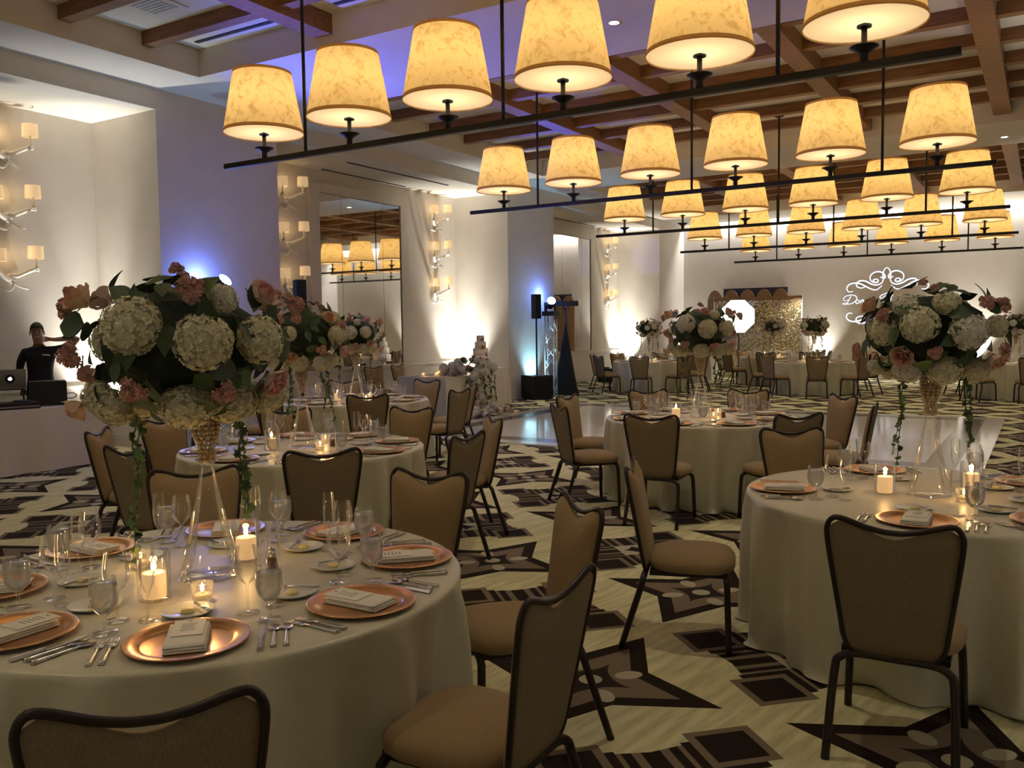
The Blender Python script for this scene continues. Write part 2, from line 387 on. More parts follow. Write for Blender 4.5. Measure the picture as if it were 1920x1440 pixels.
# base boards of the niches and piers
def base_strip(parent, name, x0, x1, y0, y1, h=0.17):
    ob(name, MB().box(x0, x1, y0, y1, 0, h).mesh(name, 'trim'), parent)
bl = MB()
for a, b in NICHES: bl.box(XN, XN+0.02, a, b, 0, 0.17); bl.box(XN, XP, b-0.02, b, 0, 0.17); bl.box(XN+0.0, XN+0.035, a, b, 0.86, 0.90)
for i in range(0, len(edges), 2): bl.box(XP, XP+0.02, edges[i], edges[i+1], 0, 0.17)
struct('baseboard_left', bl.mesh('baseboard_left', 'trim'))
struct('baseboard_far', MB().box(XP, XR, YF-0.02, YF, 0, 0.17).mesh('baseboard_far', 'trim'))

# mirrors in the niches: frame and three panes
def mirror(y0, y1, z0, z1, label, seams):
    t = thing('wall_mirror', (XN, (y0+y1)/2, z0), label, 'mirror', 'niche mirrors')
    h, c = z1-z0, (y0+y1)/2
    cuts = [y0]+seams+[y1]
    for a, b in zip(cuts[:-1], cuts[1:]):
        ob('mirror_pane', MB().box(0.012, 0.022, a-c+0.004, b-c-0.004, 0, h).mesh('mirror_pane', 'mirror'), t)
    ob('backing', MB().box(0.0, 0.011, y0-c, y1-c, 0, h).mesh('backing', 'slot'), t)
    for nm, q in (('frame_rail', (y0-c-0.26, y1-c+0.26, h+0.02, h+0.21)), ('frame_rail', (y0-c-0.26, y1-c+0.26, -0.04, 0.0)),
                  ('frame_stile', (y0-c-0.26, y0-c-0.0, 0.0, h+0.02)), ('frame_stile', (y1-c, y1-c+0.26, 0.0, h+0.02))):
        ob(nm, MB().box(0.0, 0.045, *q).mesh(nm, 'wall'), t)
    return t
mirror(12.32, 14.76, 0.92, 4.25, 'tall three-pane wall mirror in the middle niche between the candle sconces', [12.94, 14.18])
mirror(21.45, 23.88, 0.95, 4.27, 'tall wall mirror in the far niche beside the blue stage light', [22.07, 23.3])
mirror(3.30, 5.70, 0.92, 4.25, 'tall wall mirror in the niche behind the man, outside the left edge', [3.92, 5.1])
# linear air slots and ceiling register
def slot(x0, x1, y0, y1, z, label):
    ob('air_slot', MB().box(x0-x0, x1-x0, 0, y1-y0, -0.012, 0.004).mesh('air_slot', 'slot'), None, (x0, y0, z), label=label, cat='air vent', group='linear air slots')
slot(-11.72, -11.68, 12.3, 14.8, ZN, 'dark linear air slot in the middle niche ceiling closest to the mirror')
slot(-10.88, -10.83, 12.07, 15.18, ZN, 'longer dark linear air slot at the open edge of the middle niche ceiling')
slot(-11.72, -11.68, 21.4, 23.9, ZN, 'thin dark air slot in the far niche ceiling')
slot(-9.25, -7.46, 7.50, 7.56, ZC, 'dark air slot in the coffer beside the end of the nearest roof beam, upper left')
slot(-6.9, -5.3, 7.50, 7.56, ZC, 'dark air slot in the coffer right of the nearest roof beam')
vt = thing('ceiling_register', (-8.6, 6.45, ZC), 'square white air register in the upper left coffer', 'air vent')
vb = MB(); vb.box(-0.28, 0.28, -0.24, 0.24, -0.015, -0.005); ob('register_frame', vb.mesh('register_frame', 'ceiling'), vt)
for k in range(6): ob('louvre', MB().box(-0.2, 0.2, -0.15+k*0.055, -0.12+k*0.055, -0.022, -0.012).mesh('louvre', 'vent'), vt)
dl_ring = MB().lathe([(0.055, 0.0), (0.085, -0.006), (0.085, 0.0)], 18).mesh('trim_ring', 'trim', True)
dl_disc = MB().lathe([(0.0, -0.003), (0.055, -0.003)], 18).mesh('lamp_disc', 'lamp_disc')
spots_txt = ['left of the nearest cross band above the second shade', 'in the middle of the nearest cross band', 'at the right of the nearest cross band',
    'between beams at the right of the middle coffer', 'between beams at the left of the middle coffer', 'at the left of the second cross band',
    'in the middle of the second cross band', 'at the right of the second cross band', 'in the nearest coffer right', 'in the nearest coffer left', 'overhead above the camera']
for p, tx in zip(DOWN, spots_txt):
    t = thing('downlight', p, 'small round recessed downlight '+tx, 'downlight', 'recessed downlights')
    ob('trim_ring', dl_ring, t); ob('lamp_disc', dl_disc, t)
# flush can up lights on the floor
can = MB().lathe([(0.0,0.0),(0.08,0.0),(0.085,0.02),(0.075,0.16),(0.06,0.17),(0.055,0.15),(0.0,0.145)], 16).mesh('can', 'black', True)
can_l = MB().lathe([(0.0, 0.147), (0.05, 0.152)], 16).mesh('lens', 'led')
up_txt = ['in the nearest niche corner behind the flowers', 'behind the cake table in the middle niche', 'in the far niche corner', 'at the left end of the far wall',
    'behind the photo backdrop', 'under the bright patch at the right of the far wall', 'along the right wall halfway', 'along the right wall far end', 'added as fill along the right wall beside the camera', 'added as fill at the wall behind the camera, right', 'added as fill at the wall behind the camera, left']
for (x, y, e), tx in zip(UPL, up_txt):
    t = thing('floor_uplight', (x, y, 0.0), 'small black can uplight '+tx, 'uplight', 'floor uplights')
    ob('can', can, t); ob('lens', can_l, t)

# ------------------------------------------------------------------ chandeliers
LX0, LS, ZB = -7.02, 1.18, 3.43
SH_B, SH_T, SH_H = 0.41, 0.295, 0.63
bar_me = MB().box(-3.555, 3.555, -0.026, 0.026, -0.026, 0.026).mesh('bar', 'metal_dark')
rod_me = MB().tube([(0,0,0),(0,0,1)], 0.017, 8).mesh('rod', 'metal_dark', True)
can_me = MB().lathe([(0.0,-0.05),(0.03,-0.05),(0.085,-0.03),(0.085,0.0),(0,0)], 20).mesh('canopy', 'metal_dark', True)
stem_me = MB().lathe([(0.028,0.02),(0.028,0.10),(0.02,0.12),(0.02,0.30)], 12, cap0=True, cap1=True).mesh('stem', 'metal_dark', True)
bob_me = MB().lathe([(0.0,0.085),(0.03,0.085),(0.075,0.115),(0.098,0.125),(0.098,0.132),(0.0,0.128)], 20).mesh('drip_dish', 'metal_dark', True)
col_me = MB().lathe([(0.0,0.262),(0.05,0.262),(0.05,0.275),(0.0,0.275)], 16).mesh('collar', 'metal_dark')
Z0 = 0.275
sh_me = MB().lathe([(SH_B, Z0), (SH_B+(SH_T-SH_B)*0.33, Z0+SH_H*0.33), (SH_B+(SH_T-SH_B)*0.66, Z0+SH_H*0.66), (SH_T, Z0+SH_H)], 40).mesh('shade', 'shade', True)
TRM = []
for za, zb in ((0, 0.035), (SH_H-0.028, SH_H)):
    ra, rb = SH_B+(SH_T-SH_B)*za/SH_H+0.003, SH_B+(SH_T-SH_B)*zb/SH_H+0.003
    TRM.append(MB().lathe([(ra-0.006, Z0+za), (ra, Z0+za), (rb, Z0+zb), (rb-0.006, Z0+zb)], 40).mesh('shade_trim', 'shade_trim', True))
dif_me = MB().lathe([(0.0, Z0+0.012), (SH_B-0.004, Z0+0.012)], 40).mesh('diffuser', 'diffuser')
dift_me = MB().lathe([(0.0, Z0+SH_H-0.02), (SH_T-0.002, Z0+SH_H-0.02)], 32).mesh('top_diffuser', 'diffuser')
CHY = [6.536, 11.261, 15.672, 20.325, 24.603, 2.1]
cnames = ['nearest in view', 'second nearest', 'middle', 'fourth', 'farthest', 'one overhead out of view']
E_LAMP = 5.0
for y, nm in zip(CHY, cnames):
    t = thing('bar_chandelier', (-4.07, y, ZB), 'black bar chandelier with six mottled amber shades, the %s' % nm, 'chandelier', 'bar chandeliers')
    ob('bar', bar_me, t)
    for k in range(3):
        x = LX0+LS*(2*k+0.5)+4.07; ob('rod', rod_me, t, (x, 0, 0), scale=(1, 1, ZC-ZB)); ob('canopy', can_me, t, (x, 0, ZC-ZB))
    for k in range(6):
        x = LX0+LS*k+4.07; rz = random.uniform(0, 6.28)
        st = ob('stem', stem_me, t, (x, 0, 0)); ob('drip_dish', bob_me, st); ob('collar', col_me, st)
        s_ = ob('shade', sh_me, t, (x, 0, 0), rz); ob('shade_trim', TRM[0], s_); ob('shade_trim', TRM[1], s_); ob('diffuser', dif_me, s_); ob('diffuser', dift_me, s_)
        light('bulb', 'POINT', (x-4.07, y, ZB+0.60), E_LAMP, (1.0, 0.84, 0.55), size=0.06)

# ------------------------------------------------------------------ wall sconces
ss_me = MB().lathe([(0.10, 0.0), (0.095, 0.17)], 20).mesh('sconce_shade', 'sconce_shade', True)
cup_me = MB().lathe([(0.0,-0.14),(0.035,-0.14),(0.03,-0.11),(0.015,-0.09),(0.014,0.02),(0,0.02)], 10).mesh('candle_cup', 'plaster', True)
def arm_mesh(sx):
    b = MB()
    b.tube(catmull([(0.02,0,-0.02),(0.05,0.06*sx,-0.03),(0.10,0.16*sx,0.02),(0.16,0.24*sx,0.06),(0.20,0.28*sx,0.05)], 5), [0.035-0.0005*i for i in range(21)], 8)
    return b.mesh('arm', 'plaster', True)
armL, armR = arm_mesh(-1), arm_mesh(1)
curl_me = MB(); curl_me.tube(catmull([(0.02,-0.16,-0.16),(0.05,-0.05,-0.20),(0.05,0.02,-0.10),(0.04,-0.03,-0.05),(0.05,0.07,-0.13),(0.06,0.20,-0.17)], 5), 0.017, 6)
curl_me = curl_me.mesh('scroll', 'plaster', True)
plate_me = MB().lathe([(0.0,0.02),(0.06,0.02),(0.07,0.0)], 14).mesh('back_plate', 'plaster', True)
def sconce(y, z, label):
    t = thing('wall_sconce', (XN, y, z), label, 'sconce', 'plaster branch sconces')
    light('sconce_bulb', 'POINT', (XN+0.16, y-0.05, z+0.26), 0.9, (1.0, 0.66, 0.30), size=0.05)
    ob('back_plate', plate_me, t, (0,0,-0.03), rot=(0, PI/2, 0)); ob('scroll', curl_me, t)
    for me, sx, dz in ((armL, -1, -0.03), (armR, 1, 0.03)):
        a = ob('arm', me, t, (0, 0, dz)); ob('candle_cup', cup_me, a, (0.19, 0.25*sx, 0.20))
        ob('lamp_shade', ss_me, t, (0.19, 0.25*sx, 0.18+dz+0.02))
wh = ['top', 'middle', 'lowest']
for (y, tx) in ((6.48, 'of the column near the man'), (11.5, 'of the column left of the middle mirror'), (16.02, 'of the column right of the middle mirror'),
                (20.6, 'of the column left of the far mirror'), (25.08, 'of the column right of the far mirror')):
    for z, nm in zip((4.05, 3.24, 2.43), wh): sconce(y, z, 'white plaster two-shade wall sconce, %s %s' % (nm, tx))

# ------------------------------------------------------------------ chair
def chair_parts():
    P = {}
    def prof(h): # half width along the back height
        pts = [(0.0, 0.150), (0.03, 0.172), (0.10, 0.182), (0.30, 0.208), (0.47, 0.228), (0.545, 0.220)]
        for (a, wa), (b_, wb) in zip(pts[:-1], pts[1:]):
            if h <= b_: return wa+(wb-wa)*(h-a)/(b_-a)
        return pts[-1][1]
    def top(u):
        a = abs(u); return 0.468+0.055*(0.5-0.5*math.cos(min(1, a/0.78)*PI))-(0.022*((a-0.84)/0.16)**2 if a > 0.84 else 0)
    nu, nv = 16, 10; b = MB(); vs = []; fs = []
    for side in (0, 1):
        for j in range(nv+1):
            for i in range(nu+1):
                u = -1+2*i/nu; v = j/nv; h = v*top(u)
                if j == 0: h += 0.02*abs(u)**4
                x = u*prof(h)*0.985; edge = max(abs(u), abs(2*v-1)); bul = (1-edge**6)
                y = (0.012+0.032*bul) if side == 0 else (-0.004-0.006*bul)
                vs.append((x, y, h))
    W = nu+1; S = W*(nv+1)
    for j in range(nv):
        for i in range(nu):
            a = j*W+i; fs.append((a, a+W, a+W+1, a+1)); fs.append((S+a, S+a+1, S+a+W+1, S+a+W))
    per = [i for i in range(W)]+[j*W+nu for j in range(1, nv+1)]+[nv*W+i for i in range(nu-1, -1, -1)]+[j*W for j in range(nv-1, 0, -1)]
    for k in range(len(per)):
        p, q = per[k], per[(k+1) % len(per)]; fs.append((p, q, S+q, S+p))
    mi = []
    b.add(vs, fs)
    for k, f in enumerate(b.f): b.mi[k] = 1 if all(i >= S for i in f) else 0
    # recline: bottom of the back (y,z) = (-0.215, 0.39), leaning 0.17 back per metre
    def lean(p): return (p[0], -0.215-0.17*p[2]+p[1], 0.39+p[2])
    b.v = [lean(p) for p in b.v]; P['backrest'] = b.mesh('backrest', ['fabric', 'fabric_back'], True)
    half = [(0.0,-0.005),(0.10,-0.004),(0.150,0.012),(0.176,0.06),(0.188,0.14),(0.210,0.30),(0.229,0.45),(0.228,0.505),(0.205,0.535),(0.165,0.532),(0.10,0.510),(0.04,0.497)]
    full = half+[(0.0,0.495)]+[(-x, z) for x, z in half[:0:-1]]
    path = catmull([lean((x, 0.0, z)) for x, z in full], 3, True)
    P['back_frame'] = MB().tube(path, 0.0108, 6, True).mesh('back_frame', 'chair_frame', True)
    # seat cushion
    b = MB(); n = 28; rings = [(0.0,0.488),(0.45,0.487),(0.75,0.480),(0.92,0.465),(1.0,0.440),(0.99,0.412),(0.93,0.400),(0.0,0.400)]
    vs = []; fs = []
    for s_, z in rings:
        for i in range(n):
            a = 2*PI*i/n; ca, sa = math.cos(a), math.sin(a); k = (abs(ca)**3.2+abs(sa)**3.2)**(-1/3.2)
            x = 0.232*ca*k; y = 0.225*sa*k; x *= 1+0.08*(y/0.225)
            vs.append((x*s_, y*s_+0.015, z))
    for k in range(len(rings)-1):
        for i in range(n):
            j = (i+1) % n; fs.append((k*n+i, (k+1)*n+i, (k+1)*n+j, k*n+j))
    b.add(vs, [f[::-1] for f in fs]); P['seat'] = b.mesh('seat', 'fabric', True)
    b = MB(); b.box(-0.19,0.19,-0.19,-0.165,0.378,0.402); b.box(-0.19,0.19,0.175,0.20,0.378,0.402); b.box(-0.19,-0.165,-0.165,0.175,0.378,0.402); b.box(0.165,0.19,-0.165,0.175,0.378,0.402)
    P['seat_frame'] = b.mesh('seat_frame', 'chair_frame')
    for s_ in (-1, 1):
        P['leg_f%d' % s_] = MB().tube(catmull([(0.0,0.19,0.388),(0.14*s_,0.19,0.388),(0.192*s_,0.192,0.372),(0.212*s_,0.196,0.320),(0.224*s_,0.205,0.0)], 4), 0.0160, 8).mesh('leg', 'chair_frame', True)
        P['leg_r%d' % s_] = MB().tube(catmull([(0.0,-0.212,0.385),(0.13*s_,-0.214,0.385),(0.188*s_,-0.222,0.366),(0.208*s_,-0.235,0.310),(0.222*s_,-0.335,0.0)], 4), 0.0160, 8).mesh('leg', 'chair_frame', True)
    return P
CP = chair_parts()
def chair(loc, rz, label, group):
    t = thing('banquet_chair', loc, label, 'chair', group, rz)
    for nm in ('seat', 'backrest', 'back_frame', 'seat_frame'): ob(nm, CP[nm], t)
    for s_ in (-1, 1): ob('leg', CP['leg_f%d' % s_], t); ob('leg', CP['leg_r%d' % s_], t)
    return t

# ------------------------------------------------------------------ table linen
def cloth_mesh(seed, rad=0.915, h=0.76, mat_='cloth', n=220):
    rnd = random.Random(seed); k1 = [rnd.randint(13, 17), rnd.randint(22, 28), rnd.randint(5, 8)]; ph = [rnd.uniform(0, 6.28) for _ in range(3)]
    rows = [(0.0,0,0),(0.6,0,0),(0.97,0,0),(0.992,0.003,0),(1.0,0.012,0),(1.0,0.035,0.16),(1,0.12,0.5),(1,0.25,0.75),(1,0.40,0.88),(1,0.55,0.9),(1,0.68,1.0),(1,0.735,1.1),(1,0.757,1.6)]
    vs = []; fs = []
    for fr, dz, am in rows:
        for i in range(n):
            a = 2*PI*i/n
            s1 = 0.5+0.5*math.sin(k1[0]*a+ph[0]+0.9*math.sin(3*a+ph[1])); s2 = 0.5+0.5*math.sin(k1[1]*a+ph[1]+0.7*math.sin(2*a+ph[2]))
            fold = 1.15*s1**2.4+0.55*s2**1.8-0.85+0.2*math.sin(k1[2]*a+ph[2])
            r = rad*fr+am*0.066*fold+0.006*am
            z = h-dz*(h/0.76)
            if am > 1.4: z = 0.006+0.02*max(0, fold)
            vs.append((r*math.cos(a), r*math.sin(a), z))
    for k in range(len(rows)-1):
        for i in range(n):
            j = (i+1) % n; fs.append((k*n+i, (k+1)*n+i, (k+1)*n+j, k*n+j))
    b = MB(); b.add(vs, fs)
    return b.mesh('tablecloth', mat_, True)
top_me = MB().lathe([(0,0.715),(0.895,0.715),(0.90,0.72),(0.90,0.748),(0,0.75)], 48).mesh('table_top', 'arch_wood')
leg_me = MB().tube([(0,0,0.0),(0,0,0.715)], 0.02, 8).mesh('leg', 'metal_dark', True)

# ------------------------------------------------------------------ tableware meshes
pl = MB().lathe([(0,0.004),(0.124,0.004),(0.130,0.006),(0.137,0.012),(0.170,0.017),(0.175,0.017),(0.175,0.014),(0.137,0.008),(0.124,0.0),(0,0.0)], 40).mesh('charger_plate', 'charger', True)
bp_me = MB().lathe([(0,0.004),(0.055,0.004),(0.080,0.014),(0.083,0.014),(0.080,0.010),(0.055,0.0),(0,0)], 28).mesh('bread_plate', 'china', True)
bt_me = MB().lathe([(0,0.0),(0.020,0.0),(0.022,0.004),(0.018,0.011),(0,0.012)], 12).mesh('butter_pat', 'butter', True)
def slab(b, x0, x1, y0, y1, z0, z1, seed):
    """soft folded linen layer: rounded cross-section swept along its length"""
    rn = random.Random(seed); n = 9; vs = []; fs = []; h = (z1-z0)/2; e = h*1.1
    prof = [(x0, 0), (x0+e*0.4, -0.8), (x0+e, -1), (x1-e, -1), (x1-e*0.4, -0.8), (x1, 0), (x1-e*0.4, 0.8), (x1-e, 1), ((x0+x1)/2, 1.1), (x0+e, 1), (x0+e*0.4, 0.8)]
    K = len(prof)
    for j in range(n+1):
        y = y0+(y1-y0)*j/n; sh = 0.55 if j in (0, n) else 1.0
        for x, z in prof: vs.append((x+rn.uniform(-0.0006, 0.0006), y, (z0+z1)/2+z*h*sh+rn.uniform(-0.0004, 0.0004)))
    for j in range(n):
        for k in range(K): q = (k+1) % K; fs.append((j*K+k, j*K+q, (j+1)*K+q, (j+1)*K+k))
    fs += [tuple(range(K-1, -1, -1)), tuple(range(n*K, n*K+K))]
    b.add(vs, [f[::-1] for f in fs])
nb = MB()
for k in range(3): slab(nb, -0.057+0.002*(k % 2), 0.058-0.002*k, -0.106+0.003*k, 0.104, 0.0068*k, 0.0068*k+0.0074, k)
nk_me = nb.mesh('folded_napkin', 'napkin', True)
cd = MB(); cd.box(-0.044, 0.044, -0.02, 0.118, 0, 0.0016); cd.box(-0.006, 0.006, 0.100, 0.106, 0.0016, 0.0019, 1)
for k in range(5): cd.box(-0.022+0.003*(k % 2), 0.022-0.004*(k % 3), 0.078-0.014*k, 0.081-0.014*k, 0.0016, 0.0019, 1)
cd_me = cd.mesh('menu_card', ['card', 'ink'])
def cutlery():
    fk = MB(); fk.tube([(0,-0.10,0.004),(0,-0.085,0.004),(0,0.0,0.006),(0,0.03,0.005)], [0.009,0.008,0.0045,0.004], 6)
    fk.box(-0.011, 0.011, 0.03, 0.052, 0.003, 0.006)
    for k in range(4): fk.box(-0.011+k*0.0063, -0.011+k*0.0063+0.0031, 0.052, 0.100, 0.003, 0.006)
    kn = MB(); kn.tube([(0,-0.11,0.004),(0,-0.08,0.004),(0,-0.01,0.005)], [0.009,0.0085,0.006], 6); kn.add([(-0.008,-0.01,0.002),(0.008,-0.01,0.002),(0.010,0.06,0.002),(0.002,0.115,0.002),(-0.007,0.10,0.002),(-0.008,-0.01,0.004),(0.008,-0.01,0.004),(0.010,0.06,0.004),(0.002,0.115,0.004),(-0.007,0.10,0.004)],
        [(4,3,2,1,0),(5,6,7,8,9),(0,1,6,5),(1,2,7,6),(2,3,8,7),(3,4,9,8),(4,0,5,9)])
    sp = MB(); sp.tube([(0,-0.09,0.004),(0,-0.075,0.004),(0,0.02,0.006),(0,0.045,0.004)], [0.009,0.008,0.004,0.004], 6)
    n = 14; vs = [(0,0.07,0.0012)]; fs = []
    for q, (s_, z) in enumerate(((0.6,0.003),(1.0,0.007))):
        for i in range(n): a = 2*PI*i/n; vs.append((0.019*s_*math.cos(a), 0.07+0.029*s_*math.sin(a), z))
    for i in range(n): j = (i+1) % n; fs += [(0,1+i,1+j), (1+i,1+n+i,1+n+j,1+j)]
    sp.add(vs, fs)
    return fk.mesh('fork','silver',True), kn.mesh('knife','silver'), sp.mesh('spoon','silver',True)
fk_me, kn_me, sp_me = cutlery()
bk_me = MB().tube([(0,-0.06,0.017),(0,0.0,0.017),(0,0.06,0.017)], [0.006,0.004,0.006], 6).mesh('butter_knife', 'silver', True)
wine_me = MB().lathe([(0,0.004),(0.034,0.0025),(0.036,0.001),(0.034,0.004),(0.008,0.007),(0.004,0.015),(0.0037,0.08),(0.006,0.092),(0.022,0.104),(0.037,0.125),(0.042,0.148),(0.039,0.18),(0.033,0.212)], 24).mesh('wine_glass', 'glass', True)
flute_me = MB().lathe([(0,0.004),(0.030,0.0025),(0.032,0.001),(0.030,0.004),(0.007,0.007),(0.0037,0.015),(0.0035,0.075),(0.008,0.09),(0.020,0.115),(0.025,0.15),(0.024,0.19),(0.021,0.235)], 20).mesh('champagne_flute', 'glass', True)
gob_me = MB().lathe([(0,0.004),(0.036,0.0025),(0.038,0.001),(0.036,0.005),(0.008,0.009),(0.005,0.02),(0.006,0.05),(0.020,0.062),(0.036,0.082),(0.042,0.108),(0.041,0.14),(0.037,0.168)], 24).mesh('goblet_bowl', 'glass', True)
wat_me = MB().lathe([(0.0,0.063),(0.018,0.064),(0.0345,0.084),(0.0405,0.108),(0.0395,0.138),(0.0385,0.150),(0,0.151)], 20).mesh('iced_water', 'water', True)
hur_me = MB().lathe([(0.0,0.001),(0.052,0.001),(0.054,0.006),(0.054,0.15),(0.0545,0.152),(0.053,0.152)], 26).mesh('hurricane_glass', 'vase_glass', True)
pil_me = MB().lathe([(0,0.008),(0.037,0.008),(0.038,0.012),(0.038,0.088),(0.034,0.092),(0.012,0.086),(0,0.085)], 22).mesh('pillar', 'wax', True)
vg_me = MB().lathe([(0.0,0.001),(0.026,0.001),(0.031,0.01),(0.037,0.065),(0.0345,0.066),(0.029,0.012),(0.0,0.008)], 20).mesh('votive_cup', 'votive_glass', True)
vw_me = MB().lathe([(0,0.009),(0.027,0.009),(0.029,0.028),(0.0,0.028)], 16).mesh('wax', 'wax', True)
fl_me = MB().lathe([(0.0,0.0),(0.005,0.005),(0.0075,0.012),(0.005,0.022),(0.002,0.032),(0.0,0.038)], 10).mesh('flame', 'flame', True)
wick_me = MB().tube([(0,0,0),(0,0,0.012)], 0.0012, 5).mesh('wick', 'slot')
shk_me = MB().lathe([(0,0.0),(0.016,0.0),(0.020,0.008),(0.017,0.045),(0.013,0.06),(0,0.06)], 14).mesh('shaker_body', 'pepper', True)
shw_me = MB().lathe([(0,0.0),(0.016,0.0),(0.020,0.008),(0.017,0.045),(0.013,0.06),(0,0.06)], 14).mesh('shaker_body', 'vase_glass', True)
shc_me = MB().lathe([(0.0135,0.058),(0.014,0.066),(0.010,0.076),(0,0.079)], 14).mesh('shaker_cap', 'silver', True)

E_CANDLE = 0.9
def pillar_candle(x, y, label, e=E_CANDLE):
    t = thing('pillar_candle', (x, y, 0.7605), label, 'candle', 'pillar candles in glass cylinders')
    ob('hurricane_glass', hur_me, t); p = ob('pillar', pil_me, t); ob('wick', wick_me, p, (0,0,0.085)); ob('flame', fl_me, t, (0,0,0.095), scale=1.25)
    if e: light('candle_flame_light', 'POINT', (x, y, 0.885), e, (1.0, 0.55, 0.20), size=0.012)
def votive(x, y, label, e=E_CANDLE*0.5):
    t = thing('votive_candle', (x, y, 0.7605), label, 'candle', 'votive candles')
    ob('votive_cup', vg_me, t); p = ob('wax', vw_me, t); ob('wick', wick_me, p, (0,0,0.027)); ob('flame', fl_me, t, (0,0,0.034), scale=0.9)
    if e: light('candle_flame_light', 'POINT', (x, y, 0.835), e, (1.0, 0.55, 0.20), size=0.01)

POSW = ['near side', 'near right side', 'right side', 'far right side', 'far side', 'far left side', 'left side', 'near left side']
def posword(C, th):
    d = (th-math.atan2(-C[1], -C[0])) % (2*PI); return POSW[int(round(d/(PI/4))) % 8]

def in_view(p, m=60):
    q = Vector(p)-Vector((0,0,1.65)); z = q.dot(fwd)
    if z < 0.1: return False
    u = 960+1630*q.dot(cx_)/z; v = 720-1630*q.dot(cy_)/z
    return -m < u < 1920+m and -m < v < 1440+m

def setting(C, th, tn, level):
    """level 2: everything; 1: plate, napkin, bread plate, cutlery, glasses; 0: plate, napkin, two glasses"""
    er = Vector((math.cos(th), math.sin(th))); et = Vector((-math.sin(th), math.cos(th))); rz = th+PI/2
    side = posword(C, th); Z = 0.7606
    def P(r, t): return (C[0]+er.x*r+et.x*t, C[1]+er.y*r+et.y*t, Z)
    tail = ' at the %s of the %s' % (side, tn)
    if not in_view(P(0.7, 0), 150): return
    jit = random.uniform(-0.05, 0.05)
    ob('charger_plate', pl, None, P(0.72, 0), rz, label='round copper charger plate'+tail, cat='plate', group='copper chargers')
    p = P(0.715, 0); ob('folded_napkin', nk_me, None, (p[0], p[1], Z+0.0045), rz+jit, label='folded cream napkin on charger'+tail, cat='napkin', group='folded napkins')
    if level >= 1:
        ob('menu_card', cd_me, None, (p[0], p[1], Z+0.0272), rz+jit, label='white menu card on napkin'+tail, cat='card', group='menu cards')
        t = thing('bread_plate', P(0.44, -0.03), 'small white bread plate'+tail, 'plate', 'bread plates', rz); ob('dish', bp_me, t)
        if level >= 2: ob('butter_pat', bt_me, None, (P(0.44,-0.03)[0], P(0.44,-0.03)[1], Z+0.0045), label='butter pat on bread plate'+tail, cat='butter', group='butter pats')
        if level >= 2:
            q = P(0.44, 0.015); ob('butter_knife', bk_me, None, q, rz+0.5, label='butter knife on bread plate'+tail, cat='knife', group='butter knives')
        for k, (t_, w_) in enumerate(((-0.205, 'inner'), (-0.238, 'outer'))):
            ob('fork', fk_me, None, P(0.735, t_), rz, label='%s silver fork%s' % (w_, tail), cat='fork', group='forks')
        ob('knife', kn_me, None, P(0.735, 0.205), rz, label='silver table knife'+tail, cat='knife', group='table knives')
        for t_, w_ in (((0.24, 'inner'), (0.275, 'outer')) if level >= 2 else ((0.24, 'single'),)):
            ob('spoon', sp_me, None, P(0.735, t_), rz, label='%s silver spoon%s' % (w_, tail), cat='spoon', group='spoons')
    t = thing('water_goblet', P(0.575, 0.225), 'goblet of iced water'+tail, 'glass', 'water goblets'); ob('goblet_bowl', gob_me, t); ob('iced_water', wat_me, t)
    ob('wine_glass', wine_me, None, P(0.485, 0.155), label='empty stemmed wine glass'+tail, cat='glass', group='wine glasses')
    if level >= 1:
        ob('champagne_flute', flute_me, None, P(0.435, 0.235), label='tall empty champagne flute'+tail, cat='glass', group='champagne flutes')

# ------------------------------------------------------------------ flowers
def rnd_dir(rn):
    while True:
        v = Vector((rn.uniform(-1,1), rn.uniform(-1,1), rn.uniform(-1,1)))
        if 0.1 < v.length < 1: return v.normalized()
def hydrangea_mesh(seed, nf=90, matn='hydrangea'):
    rn = random.Random(seed); b = MB()
    b.lathe([(0,-0.86),(0.45,-0.75),(0.75,-0.45),(0.88,0.0),(0.75,0.45),(0.45,0.75),(0,0.87)], 14)
    for k in range(nf):
        z = 1-2*(k+0.5)/nf; a = k*2.39996+rn.uniform(-0.2,0.2); rr = math.sqrt(max(0, 1-z*z))
        d = Vector((rr*math.cos(a), rr*math.sin(a), z)); d = (d+rnd_dir(rn)*0.22).normalized()
        c = d*(0.93+rn.uniform(-0.05, 0.06)); u = d.orthogonal().normalized(); q = d.cross(u); t0 = rn.uniform(0, PI/2); s = rn.uniform(0.14, 0.19)
        for p in range(4):
            an = t0+p*PI/2; e = math.cos(an)*u+math.sin(an)*q; f = -math.sin(an)*u+math.cos(an)*q; cu = rn.uniform(-0.04, 0.09)
            vs = [c, c+e*s*0.55+f*s*0.42+d*0.05, c+e*s*1.0+d*cu, c+e*s*0.55-f*s*0.42+d*0.05]
            b.add(vs, [(0,3,2),(0,2,1)])
    return b.mesh('hydrangea', matn)
